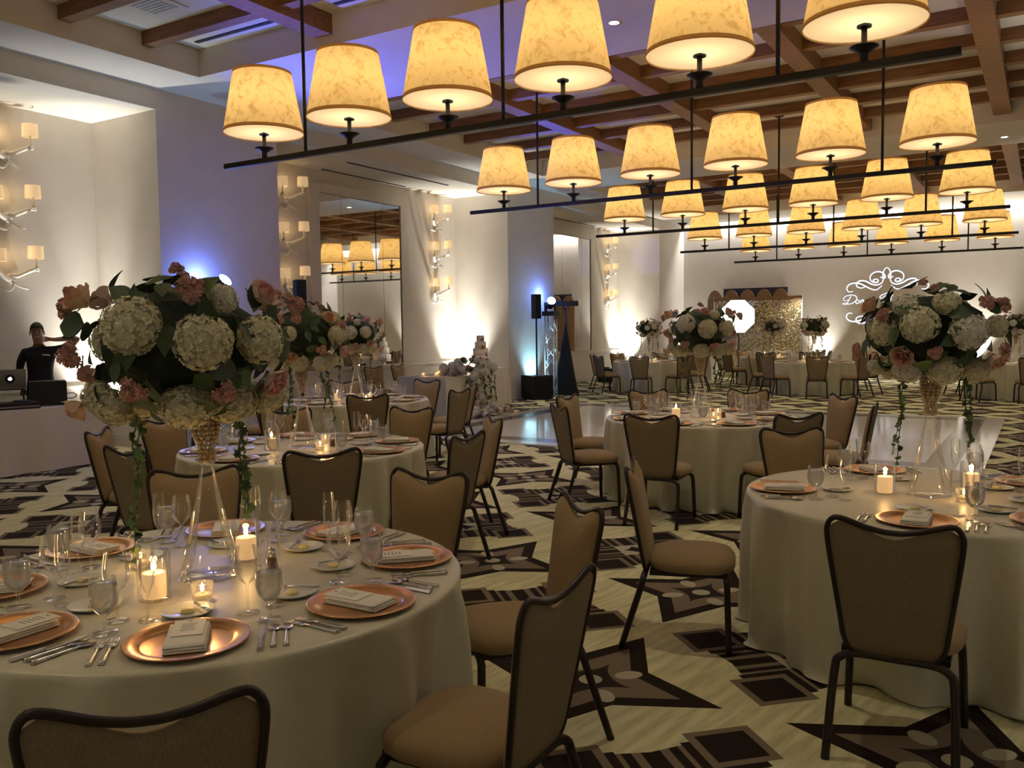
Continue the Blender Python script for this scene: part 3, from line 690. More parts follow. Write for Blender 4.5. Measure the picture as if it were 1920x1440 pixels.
def rose_mesh(seed, matn):
    rn = random.Random(seed); b = MB()
    cen = {'rose_pink': 'rose_heart', 'rose_peach': 'rose_heart_peach', 'rose_cream': 'rose_cream'}[matn]
    layers = [(3, 0.16, 0.80, 0.02), (4, 0.30, 0.78, 0.06), (5, 0.46, 0.72, 0.14), (6, 0.64, 0.60, 0.24), (6, 0.84, 0.42, 0.40)]
    for li, (n, r, h, fl_) in enumerate(layers):
        for k in range(n):
            a0 = 2*PI*k/n+li*0.7+rn.uniform(-0.1,0.1); wd = 2*PI/n*0.85; vs = []; fs = []; nu, nv = 5, 4
            for j in range(nv+1):
                v = j/nv
                for i in range(nu+1):
                    u = -1+2*i/nu; wz = 1-0.25*(abs(u)**2.2)*v
                    rad = r*(0.35+0.65*math.sin(min(1, v*1.25)*PI/2))+fl_*max(0, v-0.72)*1.8+0.02*abs(u)
                    a = a0+u*wd*(0.35+0.65*min(1, v*1.8))*0.62
                    vs.append((rad*math.cos(a), rad*math.sin(a), -0.45+v*(h+0.45)*wz))
            for j in range(nv):
                for i in range(nu):
                    q = j*(nu+1)+i; fs.append((q, q+1, q+nu+2, q+nu+1))
            b.add(vs, fs, 1 if li < 3 else 0)
    b.lathe([(0,-0.62),(0.10,-0.58),(0.22,-0.45),(0.10,-0.3)], 8)
    return b.mesh('rose', [matn, cen], True)
def carnation_mesh(seed, matn='carnation'):
    rn = random.Random(seed); b = MB()
    for h in range(4):
        a = 2*PI*h/3+seed; cc = Vector((0.46*math.cos(a), 0.46*math.sin(a), 0.0)) if h < 3 else Vector((0.1,0,0.30)); R0 = rn.uniform(0.42, 0.55)
        b.lathe([(0,-R0*0.8),(R0*0.7,-R0*0.3),(R0*0.75,R0*0.2),(R0*0.4,R0*0.6),(0,R0*0.7)], 8, cc)
        for k in range(46):
            z = 1-1.5*(k+0.5)/46; an = k*2.39996; rr = math.sqrt(max(0, 1-z*z)); d = Vector((rr*math.cos(an), rr*math.sin(an), z)); d = (d+rnd_dir(rn)*0.25).normalized()
            u = d.cross(rnd_dir(rn)).normalized(); c = cc+d*R0*0.70; w_ = R0*0.34; t_ = d*R0*rn.uniform(0.30, 0.48); q = d.cross(u)*R0*0.10
            b.add([c-u*w_*0.5, c+u*w_*0.5, c+u*w_+t_+q*rn.uniform(-1,1), c+u*w_*0.3+t_*1.12-q, c-u*w_*0.3+t_*1.0+q, c-u*w_+t_-q*rn.uniform(-1,1)], [(0,1,2,3),(0,3,4),(0,4,5)])
    return b.mesh('carnation', matn)
def leaf_mesh(matn, wide=0.55, curl=0.18):
    b = MB(); n = 6; vs = []; fs = []
    for i in range(n+1):
        t = i/n; w_ = wide*0.5*math.sin(PI*t**0.75)*(1-0.25*t)+0.004; z = -curl*(t-0.3)**2
        vs += [(-w_, t, z+0.10*w_), (0, t, z-0.03), (w_, t, z+0.10*w_)]
    for i in range(n):
        a = i*3; fs += [(a,a+1,a+4,a+3),(a+1,a+2,a+5,a+4)]
    b.add(vs, fs)
    return b.mesh('leaf', matn, True)
HY = [hydrangea_mesh(s, 230) for s in (1, 2)]; HW = [hydrangea_mesh(s, 210, 'hydrangea_white') for s in (3,)]
RO = [rose_mesh(1, 'rose_pink'), rose_mesh(2, 'rose_peach'), rose_mesh(3, 'rose_cream')]
CA = [carnation_mesh(1), carnation_mesh(2)]
LE = [leaf_mesh('leaf', 0.6), leaf_mesh('leaf', 0.8, 0.3), leaf_mesh('leaf_grey', 0.85), leaf_mesh('leaf_light', 0.6, 0.3)]
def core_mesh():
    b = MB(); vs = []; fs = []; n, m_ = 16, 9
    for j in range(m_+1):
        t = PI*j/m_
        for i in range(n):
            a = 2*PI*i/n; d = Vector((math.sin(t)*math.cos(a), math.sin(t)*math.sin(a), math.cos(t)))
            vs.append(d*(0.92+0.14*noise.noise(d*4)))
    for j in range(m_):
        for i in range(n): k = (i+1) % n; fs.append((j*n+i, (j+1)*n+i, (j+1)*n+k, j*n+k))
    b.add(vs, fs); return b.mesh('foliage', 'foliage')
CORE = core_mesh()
def vine_mesh(seed, L=0.42, out=0.10):
    rn = random.Random(seed); b = MB(); pts = [Vector((0,0,0))]; d = Vector((rn.uniform(-0.3,0.3), out*4, -0.2))
    for k in range(9):
        d = (d*0.55+Vector((rn.uniform(-0.5,0.5), rn.uniform(-0.35,0.45), -1.0))*0.6); pts.append(pts[-1]+d.normalized()*L/9)
    pts = catmull(pts, 3); b.tube(pts, 0.0022, 5)
    for k in range(2, len(pts), 1):
        if rn.random() < 0.12: continue
        c = pts[k]; s = rn.uniform(0.012, 0.023); ax = rnd_dir(rn); ax.z -= 0.5; ax.normalize(); u = ax.orthogonal().normalized(); u.rotate(Quaternion(ax, rn.uniform(0, 6)))
        vs = [c]; N5 = 10
        for i in range(N5+1):
            an = -2.2+4.4*i/N5; r = s*(1.0 if i % 2 == 0 else 0.62)*(1.25 if i == 5 else 1); vs.append(c+ax*(r*math.cos(an)+s*0.4)+u*r*math.sin(an))
        b.add(vs, [(0, i, i+1) for i in range(1, N5+1)], 1 if rn.random() < 0.4 else 0)
    return b.mesh('ivy_vine', ['leaf', 'leaf_light'])
VI = [vine_mesh(s, L) for s, L in ((3, 0.46), (5, 0.36), (9, 0.40))]
def facing(d, roll):
    q = Vector(d).to_track_quat('Z', 'Y').to_matrix().to_4x4() @ Matrix.Rotation(roll, 4, 'Z')
    return q.to_euler()
A_, B_, C_ = 0.345, 0.345, 0.26
def surf(x, z, inset=0.9, back=False):
    q = max(0.03, 1-(x/A_)**2-(z/C_)**2); y = -B_*math.sqrt(q)*inset
    return Vector((x, -y if back else y, z))
# hand-read layouts: (kind, x, z, size) as seen from the photograph's side; the far half is filled with the same kinds
LAY_A = [('h',-.150,.073,.092),('h',.064,.017,.090),('h',.248,.022,.080),('h',.004,-.205,.082),('h',.158,-.205,.078),('h',.280,-.185,.066),('h',-.225,-.205,.066),('h',.130,.160,.050),
         ('p',-.275,.130,.052),('r',.258,-.102,.050),('r',.235,.148,.050),('p',-.305,-.175,.044),('c',.030,.155,.052),('c',-.135,-.112,.048),('c',.110,-.125,.045),('c',-.292,-.020,.050),('c',-.262,-.070,.034),('c',.335,.120,.048),('c',-.32,.17,.025),('c',-.01,.235,.028)]
LAY_B = [('h',-.055,.046,.092),('h',.170,.005,.090),('h',-.235,.010,.074),('h',.070,.155,.066),('h',-.125,.145,.062),('h',.300,.030,.058),('h',-.117,-.205,.074),('h',.066,-.205,.084),('h',.210,-.208,.074),('h',-.275,-.190,.046),
         ('r',-.117,-.095,.056),('p',.275,-.118,.050),('p',-.270,.120,.050),('c',.295,.120,.046),('c',-.325,-.080,.046),('c',.020,-.086,.040),('c',-.205,.075,.046),('c',.220,.122,.046),('c',-.040,.238,.028),('c',.012,.214,.024)]
def arrangement(C, zc, rz, lay, label, scale=1.0, nleaf=64, white=False, seed=1, vines=4):
    rn = random.Random(seed)
    t = thing('floral_centerpiece', (C[0], C[1], zc), label, 'flowers', 'tall floral centerpieces', rz, scale)
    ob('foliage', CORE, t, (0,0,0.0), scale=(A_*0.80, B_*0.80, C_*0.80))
    def put(k, pos, s):
        d = Vector((pos.x/A_**2, pos.y/B_**2, pos.z/C_**2)).normalized(); d = (d+rnd_dir(rn)*0.12).normalized(); ro = facing(d, rn.uniform(0, 6.28))
        if k == 'h': ob('hydrangea', (HW[0] if white or rn.random() < 0.2 else rn.choice(HY)), t, pos-d*s*0.15, rot=ro, scale=(s*1.1, s*1.1, s*0.92))
        elif k == 'c': ob('carnation', rn.choice(CA), t, pos+d*s*0.7, rot=ro, scale=s*1.08)
        else: ob('rose', RO[2] if white and rn.random() < 0.6 else (RO[0] if k == 'r' else RO[1]), t, pos+d*s*0.7, rot=ro, scale=s*1.1)
    for k, x, z, s in lay: put(k, surf(x, z), s*0.94)
    for k, x, z, s in lay: put(k, surf(-x*0.97, z*0.97, 0.9, True), s*0.9)
    for k in range(nleaf):
        zz = rn.uniform(-0.95, 0.98); a = rn.uniform(0, 2*PI); q = math.sqrt(1-zz*zz); pos = Vector((A_*q*math.cos(a), B_*q*math.sin(a), C_*zz))*rn.uniform(0.86, 1.0)
        d = Vector((pos.x/A_, pos.y/B_, pos.z/C_)).normalized(); tan = d.cross(rnd_dir(rn)).normalized(); tip = (tan+d*rn.uniform(0.0, 0.55)).normalized()
        xa = tip.cross(d).normalized(); za = xa.cross(tip)
        mt = Matrix((xa, tip, za)).transposed().to_euler(); s = rn.uniform(0.075, 0.125)
        ob('leaf', rn.choice([LE[0], LE[0], LE[1], LE[2], LE[3]] if rn.random() < 0.5 else LE[:2]), t, pos, rot=mt, scale=s)
    for k in range(vines):
        a = (-2.2, -0.75, 0.4, 2.4)[k % 4]+rn.uniform(-0.2,0.2); pos = Vector((0.20*math.cos(a), 0.20*math.sin(a), -C_*0.86))
        ob('ivy_vine', VI[k % 3], t, pos, rot=(0, 0, a-PI/2))
    return t
vg = MB().lathe([(0.0,0.006),(0.108,0.003),(0.112,0.0),(0.112,0.006),(0.088,0.10),(0.066,0.19),(0.046,0.28),(0.031,0.36),(0.024,0.395),(0.022,0.405),(0.030,0.418),(0.037,0.436),(0.035,0.452),(0.029,0.464),(0.036,0.48),(0.049,0.52),(0.055,0.56),(0.058,0.62)], 32).mesh('vase_glass', 'vase_glass', True)
pb = MB(); rn = random.Random(4)
ico = [(0,0,1)]+[(math.cos(2*PI*i/5)*0.894, math.sin(2*PI*i/5)*0.894, 0.447) for i in range(5)]+[(math.cos(2*PI*(i+.5)/5)*0.894, math.sin(2*PI*(i+.5)/5)*0.894, -0.447) for i in range(5)]+[(0,0,-1)]
icof = [(0,1+i,1+(i+1)%5) for i in range(5)]+[(1+i,6+i,1+(i+1)%5) for i in range(5)]+[(6+i,6+(i+1)%5,1+(i+1)%5) for i in range(5)]+[(11,6+(i+1)%5,6+i) for i in range(5)]
z = 0.424
while z < 0.615:
    rad = (0.034 if z < 0.452 else 0.029 if z < 0.470 else min(0.055, 0.030+(z-0.470)*0.38))-0.011; n = max(3, int(2*PI*rad/0.0225)); o_ = rn.uniform(0, 1)
    for i in range(n):
        a = 2*PI*(i+o_)/n; pb.add([(rad*math.cos(a)+p[0]*0.0106, rad*math.sin(a)+p[1]*0.0106, z+p[2]*0.0106) for p in ico], icof)
    z += 0.0175
pearls_me = pb.mesh('pearls', 'pearl', True)
def vase(C, label, s=1.0):
    t = thing('trumpet_vase', (C[0], C[1], 0.7605), label, 'vase', 'clear trumpet vases', 0, s)
    ob('vase_body', vg, t); ob('pearls', pearls_me, t, kind='stuff')

# ------------------------------------------------------------------ dining tables
TABLES = [  # centre, name, detail, chair phase, chair distance, arrangement (layout, rz)
    ((-2.59, 2.09), 'nearest left table', 2, R(0.5), LAY_A, R(52.5)),
    ((-0.50, 4.93), 'near right table', 2, R(5), LAY_B, R(5.6)),
    ((-4.83, 4.80), 'second left table', 1, R(4), LAY_B, R(150)),
    ((-2.85, 8.14), 'centre table', 1, R(0), LAY_A, R(20)),
    ((-7.50, 8.40), 'third left table', 1, R(3), LAY_A, R(200)),
    ((-8.65, 20.8), 'far left table', 0, R(12), LAY_B, R(60)),
    ((-4.70, 21.4), 'far middle table', 0, R(14), LAY_A, R(100)),
    ((-6.45, 24.4), 'farthest table', 0, R(5), LAY_B, R(250)),
    ((-0.55, 21.6), 'far right table', 0, R(14), LAY_A, R(300)),
]
CHAIRS = {0: [(-44, 1.215), (1.8, 1.13), (49.5, 1.16), (93, 1.13), (143.4, 1.25), (188, 1.20), (233, 1.2), (278, 1.2)],
          1: [(-88.5, 1.245), (-40, 1.2), (5, 1.2), (52, 1.2), (129, 1.29), (-151, 1.22)],
          2: [(-40.5, 1.17), (4, 1.16), (49, 1.22), (96, 1.25), (141, 1.2), (185, 1.2), (216, 1.22), (-93.3, 1.16)],
          3: [(-85.6, 1.24), (-40, 1.22), (4, 1.27), (45, 1.27), (89, 1.2), (133, 1.16), (179, 1.18), (228, 1.16)]}
PLACES = {1: [-88, -40, 5, 52, 120, -163]}
for ti, (C, tn, lvl, ph, lay, arz) in enumerate(TABLES):
    t = thing('round_table', (C[0], C[1], 0), 'round banquet table under the cloth, the '+tn, 'table', 'round banquet tables')
    ob('table_top', top_me, t)
    for k in range(4): a = PI/4+k*PI/2; ob('leg', leg_me, t, (0.5*math.cos(a), 0.5*math.sin(a), 0))
    ob('tablecloth', cloth_mesh(ti+3, n=220 if lvl else 120), None, (C[0], C[1], 0), label='floor-length ivory satin cloth on the '+tn, cat='tablecloth', group='ivory tablecloths')
    seats = CHAIRS.get(ti) or [(math.degrees(ph)+45*k+random.uniform(-2, 2), 1.20+random.uniform(-0.03, 0.05)) for k in range(8)]
    for ang, d in seats:
        th = R(ang); p = (C[0]+d*math.cos(th), C[1]+d*math.sin(th), 0); rz_ = th+PI/2
        if ti == 1 and ang == -151: p = (-1.58, 4.33, 0); rz_ = R(-72)
        if in_view((p[0], p[1], 0.7), 260):
            chair(p, rz_+(random.uniform(-0.05, 0.05) if ti > 3 else 0), 'tan dark-framed banquet chair at the %s of the %s' % (posword(C, th), tn), 'tan banquet chairs')
    for ang in PLACES.get(ti, [math.degrees(ph)+45*k for k in range(8)]): setting(C, R(ang), tn, lvl)
    vase(C, 'clear glass trumpet vase filled with pearls on the '+tn)
    fsc = 1.05 if ti == 0 else 0.97 if lvl == 2 else 0.98 if lvl else 0.92
    AC = (C[0]-0.055, C[1]-0.045) if ti == 0 else C
    arrangement(AC, 0.76+0.60+0.24, arz, lay, 'round cluster of hydrangeas, roses and leaves above the '+tn, fsc, 96 if lvl == 2 else 60 if lvl else 34, white=(lvl == 0), seed=10+ti, vines=4)
    if ti == 0:
        pillar_candle(-2.519, 1.802, 'lit pillar candle in a glass cylinder near the front of the nearest left table')
        pillar_candle(-2.638, 2.30, 'lit pillar candle in a glass cylinder behind the vase on the nearest left table')
        votive(-2.351, 1.86, 'small lit votive candle beside the vase foot on the nearest left table'); votive(-2.90, 2.02, 'lit votive candle left of the vase on the nearest left table')
    elif ti == 1:
        pillar_candle(-0.70, 4.85, 'lit pillar candle left of the vase on the near right table'); pillar_candle(-0.32, 5.15, 'lit pillar candle right of the vase on the near right table')
        votive(-0.33, 4.80, 'lit votive candle in front of the vase on the near right table')
    else:
        b0 = math.atan2(-C[1], -C[0])
        for k, (da, rr) in enumerate(((-1.1, 0.26), (0.5, 0.25), (2.4, 0.25))):
            a = b0+da; f = pillar_candle if k == 0 else votive
            f(C[0]+rr*math.cos(a), C[1]+rr*math.sin(a), 'lit %s %s the vase on the %s' % ('pillar candle' if k == 0 else 'votive candle', ('left of', 'in front of', 'behind')[k], tn), (E_CANDLE if k == 0 else 0.5*E_CANDLE) if lvl else (1.0 if k == 1 else 0))
    if lvl:
        b0 = math.atan2(-C[1], -C[0])
        for me, nm, da in ((shk_me, 'dark pepper', 1.35), (shw_me, 'clear salt', 1.65)):
            a = b0+da; s_ = thing('shaker', (C[0]+0.22*math.cos(a), C[1]+0.22*math.sin(a), 0.7605), '%s shaker beside the vase on the %s' % (nm, tn), 'shaker', 'salt and pepper shakers')
            ob('shaker_body', me, s_); ob('shaker_cap', shc_me, s_)

# ------------------------------------------------------------------ dance floor
DX0, DX1, DY0, DY1 = -8.7, -0.55, 10.45, 16.8
t = thing('dance_floor', ((DX0+DX1)/2, (DY0+DY1)/2, 0), 'glossy white dance floor with a dark inset border', 'dance floor')
ox, oy = (DX0+DX1)/2, (DY0+DY1)/2
def frame(i0, i1, nm, m_):
    x0, x1, y0, y1 = DX0+i0-ox, DX1-i0-ox, DY0+i0-oy, DY1-i0-oy; w_ = i1-i0
    for q in ((x0, x1, y0, y0+w_), (x0, x1, y1-w_, y1), (x0, x0+w_, y0+w_, y1-w_), (x1-w_, x1, y0+w_, y1-w_)):
        ob(nm, MB().box(q[0], q[1], q[2], q[3], 0.0, 0.018).mesh(nm, m_), t)
frame(0.0, 0.28, 'edge_strip', 'dance_white'); frame(0.28, 0.62, 'border_strip', 'dance_dark')
nx, ny = 8, 6; px0, px1, py0, py1 = DX0+0.62, DX1-0.62, DY0+0.62, DY1-0.62
pw, phh = (px1-px0)/nx, (py1-py0)/ny
pan = MB().box(-pw/2+0.0015, pw/2-0.0015, -phh/2+0.0015, phh/2-0.0015, 0.0, 0.018).mesh('floor_panel', 'dance_white')
for i in range(nx):
    for j in range(ny):
        ob('floor_panel', pan, t, (px0+(i+0.5)*pw-ox, py0+(j+0.5)*phh-oy, random.uniform(-0.0006, 0.0006)), rot=(random.uniform(-0.0012,0.0012), random.uniform(-0.0012,0.0012), 0))

# ------------------------------------------------------------------ cake corner
def draped(name, x0, x1, y0, y1, h, label, m_, seed=1, flare=0.06):
    """rectangular table under a floor-length cloth with folds"""
    rn = random.Random(seed); cx, cy = (x0+x1)/2, (y0+y1)/2; b = MB(); per = []
    n = 40
    def side(ax, ay, bx, by, nx_, ny_):
        for k in range(n): s_ = k/n; per.append((ax+(bx-ax)*s_, ay+(by-ay)*s_, nx_, ny_))
    side(x0,y0,x1,y0,0,-1); side(x1,y0,x1,y1,1,0); side(x1,y1,x0,y1,0,1); side(x0,y1,x0,y0,-1,0)
    N = len(per); ph = [rn.uniform(0,6) for _ in range(3)]; vs = []; fs = []
    for dz, am in ((0,0),(0.012,0.05),(0.10,0.25),(0.30,0.6),(0.55,0.9),(h-0.03,1.05),(h-0.004,1.25)):
        for i, (px, py, nx_, ny_) in enumerate(per):
            f = math.sin(i*0.52+ph[0]+math.sin(i*0.11))+0.6*math.sin(i*0.83+ph[1])
            k = i % n; cn = min(k, n-k)/n; qx, qy = nx_, ny_
            if cn < 0.03: qx, qy = ((px-cx)/abs(px-cx), (py-cy)/abs(py-cy))
            o_ = am*(flare*0.6+0.014*f+0.03*max(0, 1-cn*12)); vs.append((px+qx*o_-cx, py+qy*o_-cy, h-dz))
    R_ = 7
    for k in range(R_-1):
        for i in range(N): j = (i+1) % N; fs.append((k*N+i, (k+1)*N+i, (k+1)*N+j, k*N+j))
    b.add(vs, fs); b.f.append(tuple(range(N))); b.mi.append(0)
    t = thing(name, (cx, cy, 0), 'table under the cloth: '+label, 'table')
    ob('table_top', MB().box(x0-cx+0.01, x1-cx-0.01, y0-cy+0.01, y1-cy-0.01, h-0.035, h-0.006).mesh('table_top', 'arch_wood'), t)
    for sx in (-1, 1):
        for sy in (-1, 1): ob('leg', leg_me, t, ((x1-x0)/2*0.85*sx, (y1-y0)/2*0.8*sy, 0), scale=(1,1,(h-0.03)/0.715))
    ob('tablecloth', b.mesh('tablecloth', m_, True), None, (cx, cy, 0.002), label='pale floor-length cloth over the '+label, cat='tablecloth', group='long tablecloths')
draped('cake_table', -10.95, -9.95, 15.1, 16.0, 0.80, 'cake table below the bright niche corner', 'cloth_white', 3)
ck = thing('tiered_cake', (-10.45, 15.72, 0.803), 'four-tier white wedding cake on the corner table', 'cake')
z = 0.12; ob('cake_stand', MB().lathe([(0,0),(0.20,0),(0.20,0.01),(0.08,0.03),(0.08,0.10),(0.24,0.11),(0.24,0.12),(0,0.12)], 28).mesh('cake_stand', 'silver', True), ck)
for r_, h_ in ((0.205, 0.15), (0.165, 0.15), (0.125, 0.14), (0.085, 0.13)):
    ob('tier', MB().lathe([(0,0),(r_,0),(r_,h_-0.012),(r_-0.012,h_),(0,h_)], 32).mesh('tier', 'cake', True), ck, (0,0,z)); z += h_
for p in ((0.13,-0.10,0.42,0.05),(0.09,-0.05,0.60,0.035),(0.22,-0.1,0.15,0.05)): ob('sugar_flower', RO[1], ck, p[:3], rot=(0.9,0.4,0), scale=p[3])
votive(-10.2, 15.2, 'votive lamp glowing beside the wedding cake', 0.8); 
# sweetheart table with a cascade of white flowers
ST = (-9.75, 13.75)
draped('sweetheart_table', -10.35, -9.25, 12.75, 14.35, 0.76, 'couple\'s small table with the white flower cascade', 'cloth', 5)
for k, (x, y, rz, tx) in enumerate(((-11.0, 13.1, -PI/2-0.2, 'left'), (-11.0, 13.95, -PI/2+0.1, 'right'))):
    chair((x, y, 0), rz, 'tan banquet chair behind the couple\'s table, on the %s' % tx, 'tan banquet chairs')
for k, (x, y) in enumerate(((-9.9, 12.95), (-9.75, 13.15))): votive(x, y, 'votive candle %s the couple\'s table' % ('at the left edge of', 'close to the flowers on')[k], 0.5)
ob('wine_glass', wine_me, None, (-10.0, 13.2, 0.7625), label='wine glass on the couple\'s table', cat='glass', group='wine glasses')
rn = random.Random(21)
cas = thing('flower_cascade', (-9.35, 13.75, 0), 'white hydrangea and rose cascade spilling over the couple\'s table front to the floor', 'flowers')
def cas_put(pos, s, d):
    k = rn.random(); ro = facing(d, rn.uniform(0, 6)); 
    if k < 0.45: ob('hydrangea', HW[0], cas, pos, rot=ro, scale=s)
    elif k < 0.9: ob('rose', RO[2], cas, pos, rot=ro, scale=s*0.8)
    else: ob('rose', RO[1], cas, pos, rot=ro, scale=s*0.7)
for k in range(34):
    a = rn.uniform(-0.62, 0.62); h = rn.uniform(0, 1); pos = Vector((rn.uniform(-0.35, 0.15), a, 0.80+0.30*h*(1-abs(a)))); cas_put(pos, rn.uniform(0.07, 0.11), (0.7, -0.5+a, 0.6))
for k in range(26):
    t_ = rn.random(); a = rn.uniform(-0.34, 0.34)*(1-0.4*t_); cas_put(Vector((0.16+rn.uniform(0, 0.06), a-0.05, 0.85-0.75*t_)), rn.uniform(0.05, 0.09), (1, -0.4, 0.2))
for k in range(26):
    a, q = rn.uniform(0, 2*PI), math.sqrt(rn.random()); cas_put(Vector((0.48+0.38*q*math.cos(a), -0.15+0.55*q*math.sin(a), 0.07+0.14*(1-q))), rn.uniform(0.06, 0.10), (0.5, -0.5, 0.8))
for k in range(60):
    h = rn.random(); pos = Vector((rn.uniform(0.0, 0.24), rn.uniform(-0.62, 0.62)*(0.5+0.5*h), 0.25+0.85*h)); d = Vector((1, rn.uniform(-1, 0.6), rn.uniform(-0.4, 0.7))).normalized()
    tip = d.cross(rnd_dir(rn)).normalized(); xa = tip.cross(d).normalized(); ob('leaf', LE[rn.randint(0, 3)], cas, pos, rot=Matrix((xa, tip, xa.cross(tip))).transposed().to_euler(), scale=rn.uniform(0.07, 0.13))
for k in range(6): ob('ivy_vine', VI[k % 3], cas, (0.20, -0.5+0.2*k, 0.75), rz=-PI/2, scale=1.3)

# ------------------------------------------------------------------ stage lighting and sound
sub_me = MB().box(-0.27, 0.27, -0.27, 0.27, 0.02, 0.55); 
for sx in (-1, 1):
    for sy in (-1, 1): sub_me.box(0.2*sx-0.03, 0.2*sx+0.03, 0.2*sy-0.03, 0.2*sy+0.03, 0, 0.02)
sub_me = sub_me.mesh('cabinet', 'black'); gr_me = MB().box(-0.24, 0.24, -0.285, -0.27, 0.06, 0.51).mesh('grille', 'black_cloth')
colm = MB().box(-0.075, 0.075, -0.10, 0.10, 0, 0.56).mesh('cabinet', 'black'); colg = MB().box(-0.068, 0.068, -0.112, -0.10, 0.02, 0.54).mesh('grille', 'black_cloth')
def pa(x, y, rz, tx):
    t = thing('subwoofer', (x, y, 0), 'black subwoofer cube on the floor '+tx, 'speaker', 'subwoofers', rz); ob('cabinet', sub_me, t); ob('grille', gr_me, t)
    t = thing('column_speaker', (x, y, 0.55), 'slim black column speaker on a pole '+tx, 'speaker', 'column speakers', rz)
    ob('pole', MB().tube([(0,0,0),(0,0,1.32)], 0.02, 10).mesh('pole', 'black', True), t); ob('cabinet', colm, t, (0,0,1.30)); ob('grille', colg, t, (0,0,1.30))
pa(-10.0, 17.38, R(60), 'in front of the second pier'); pa(-9.6, 9.55, R(60), 'in front of the first pier behind the flowers')
def truss_tower(x, y, hgt, tx, aim, rz=0.0):
    t = thing('truss_tower', (x, y, 0), 'white truss tower standing '+tx, 'truss', 'truss towers', rz)
    ob('base_plate', MB().box(-0.22,0.22,-0.22,0.22,0,0.02).mesh('base_plate', 'truss'), t)
    for sx in (-1, 1):
        for sy in (-1, 1): ob('chord', MB().tube([(0.11*sx,0.11*sy,0.02),(0.11*sx,0.11*sy,hgt)], 0.02, 8).mesh('chord', 'truss', True), t)
    n = int(hgt/0.3)
    for k in range(n):
        z0, z1 = 0.05+k*0.3, 0.05+(k+1)*0.3
        if z1 > hgt: break
        for (a, b) in (((-.11,-.11),(.11,-.11)),((.11,-.11),(.11,.11)),((.11,.11),(-.11,.11)),((-.11,.11),(-.11,-.11))):
            p, q = (a, b) if k % 2 == 0 else (b, a); ob('brace', MB().tube([(*p, z0),(*q, z1)], 0.009, 5).mesh('brace', 'truss', True), t)
    ob('top_plate', MB().box(-0.18,0.18,-0.18,0.18,hgt,hgt+0.02).mesh('top_plate', 'black'), t)
    m = thing('moving_head_light', (x, y, hgt+0.02), 'black moving-head stage light shining blue '+tx, 'stage light', 'moving head lights')
    ob('base', MB().box(-0.16,0.16,-0.14,0.14,0,0.09).mesh('base', 'black'), m)
    for s_ in (-1, 1): ob('yoke_arm', MB().box(0.13*s_-0.02,0.13*s_+0.02,-0.04,0.04,0.09,0.30).mesh('yoke_arm', 'black'), m)
    d = (Vector(aim)-Vector((x, y, hgt+0.28))).normalized(); ro = d.to_track_quat('Z', 'Y').to_euler()
    hd = ob('head', MB().lathe([(0,-0.14),(0.08,-0.13),(0.105,-0.05),(0.10,0.10),(0.105,0.14)], 18).mesh('head', 'black', True), m, (0,0,0.27), rot=ro)
    ob('lens', MB().lathe([(0,0.155),(0.05,0.15),(0.098,0.138)], 18).mesh('lens', 'lens_blue', True), hd)
    return Vector((x, y, hgt+0.29))+d*0.17, d
p1, d1 = truss_tower(-9.95, 8.35, 2.0, 'before the first pier', (-6.5, 8.9, 5.0), 0.2)
p2, d2 = truss_tower(-10.05, 18.15, 1.92, 'before the second pier', (-6.8, 14.2, 5.0), 0.2)
light('blue_beam', 'SPOT', p1, 900, BLUE, p1+d1, 0.05, 95, 1.0); light('blue_beam', 'SPOT', p2, 420, BLUE, p2+d2, 0.05, 50, 0.9)
light('violet_beam', 'SPOT', (-9.95, 18.15, 2.45), 420, (0.30, 0.28, 1.0), (-10.75, 25.85, 3.85), 0.02, 9, 0.25)
light('blue_spill', 'POINT', (-10.22, 8.32, 2.38), 26, (0.12, 0.2, 1.0), size=0.08); light('blue_spill', 'POINT', (-10.22, 18.2, 2.38), 26, (0.12, 0.25, 1.0), size=0.08)
# pale blue glow inside the truss foot (an LED par at its base)
for x, y, tx, e in ((-10.26, 17.78, 'at the foot of the second truss tower', 260), (-10.1, 8.0, 'at the foot of the first truss tower', 120)):
    t = thing('led_par', (x, y, 0.02), 'small black LED par can '+tx, 'stage light', 'led par cans')
    ob('can', can, t); ob('lens', MB().lathe([(0,0.147),(0.05,0.152)], 16).mesh('lens', 'lens_blue'), t)
    light('par_lamp', 'SPOT', (x, y, 0.25), e, (0.35, 0.75, 1.0), (x-0.15, y, 2.0), 0.05, 90, 1.0)
# tripod with black skirt carrying a light bar
t = thing('skirted_light_stand', (-9.95, 18.72, 0), 'tripod stand in a black cloth skirt holding a black light bar', 'light stand')
sk = MB(); n = 20; rows = [(0.66,0.02),(0.56,0.20),(0.46,0.5),(0.32,0.9),(0.18,1.3),(0.07,1.62),(0.05,1.75)]; vs = []; fs = []
for r_, z in rows:
    for i in range(n):
        a = 2*PI*i/n; k = 1+0.22*math.cos(3*a+0.6)*(1-z/2); vs.append((0.46*r_*k*math.cos(a), 0.46*r_*k*math.sin(a), z))
for k in range(len(rows)-1):
    for i in range(n): j = (i+1) % n; fs.append((k*n+i, k*n+j, (k+1)*n+j, (k+1)*n+i))
sk.add(vs, fs); ob('skirt', sk.mesh('skirt', 'black_cloth', True), t)
ob('mast', MB().tube([(0,0,0.1),(0,0,2.12)], 0.022, 10).mesh('mast', 'black', True), t)
ob('light_bar', MB().obox((0,0,2.22), (0.26,0.16,0), (-0.04,0.065,0), (0,0,0.06)).mesh('light_bar', 'black'), t)
for s_ in (-1, 1): ob('clamp', MB().box(0.06*s_-0.012,0.06*s_+0.012,-0.02,0.02,2.06,2.18).mesh('clamp', 'black'), t)
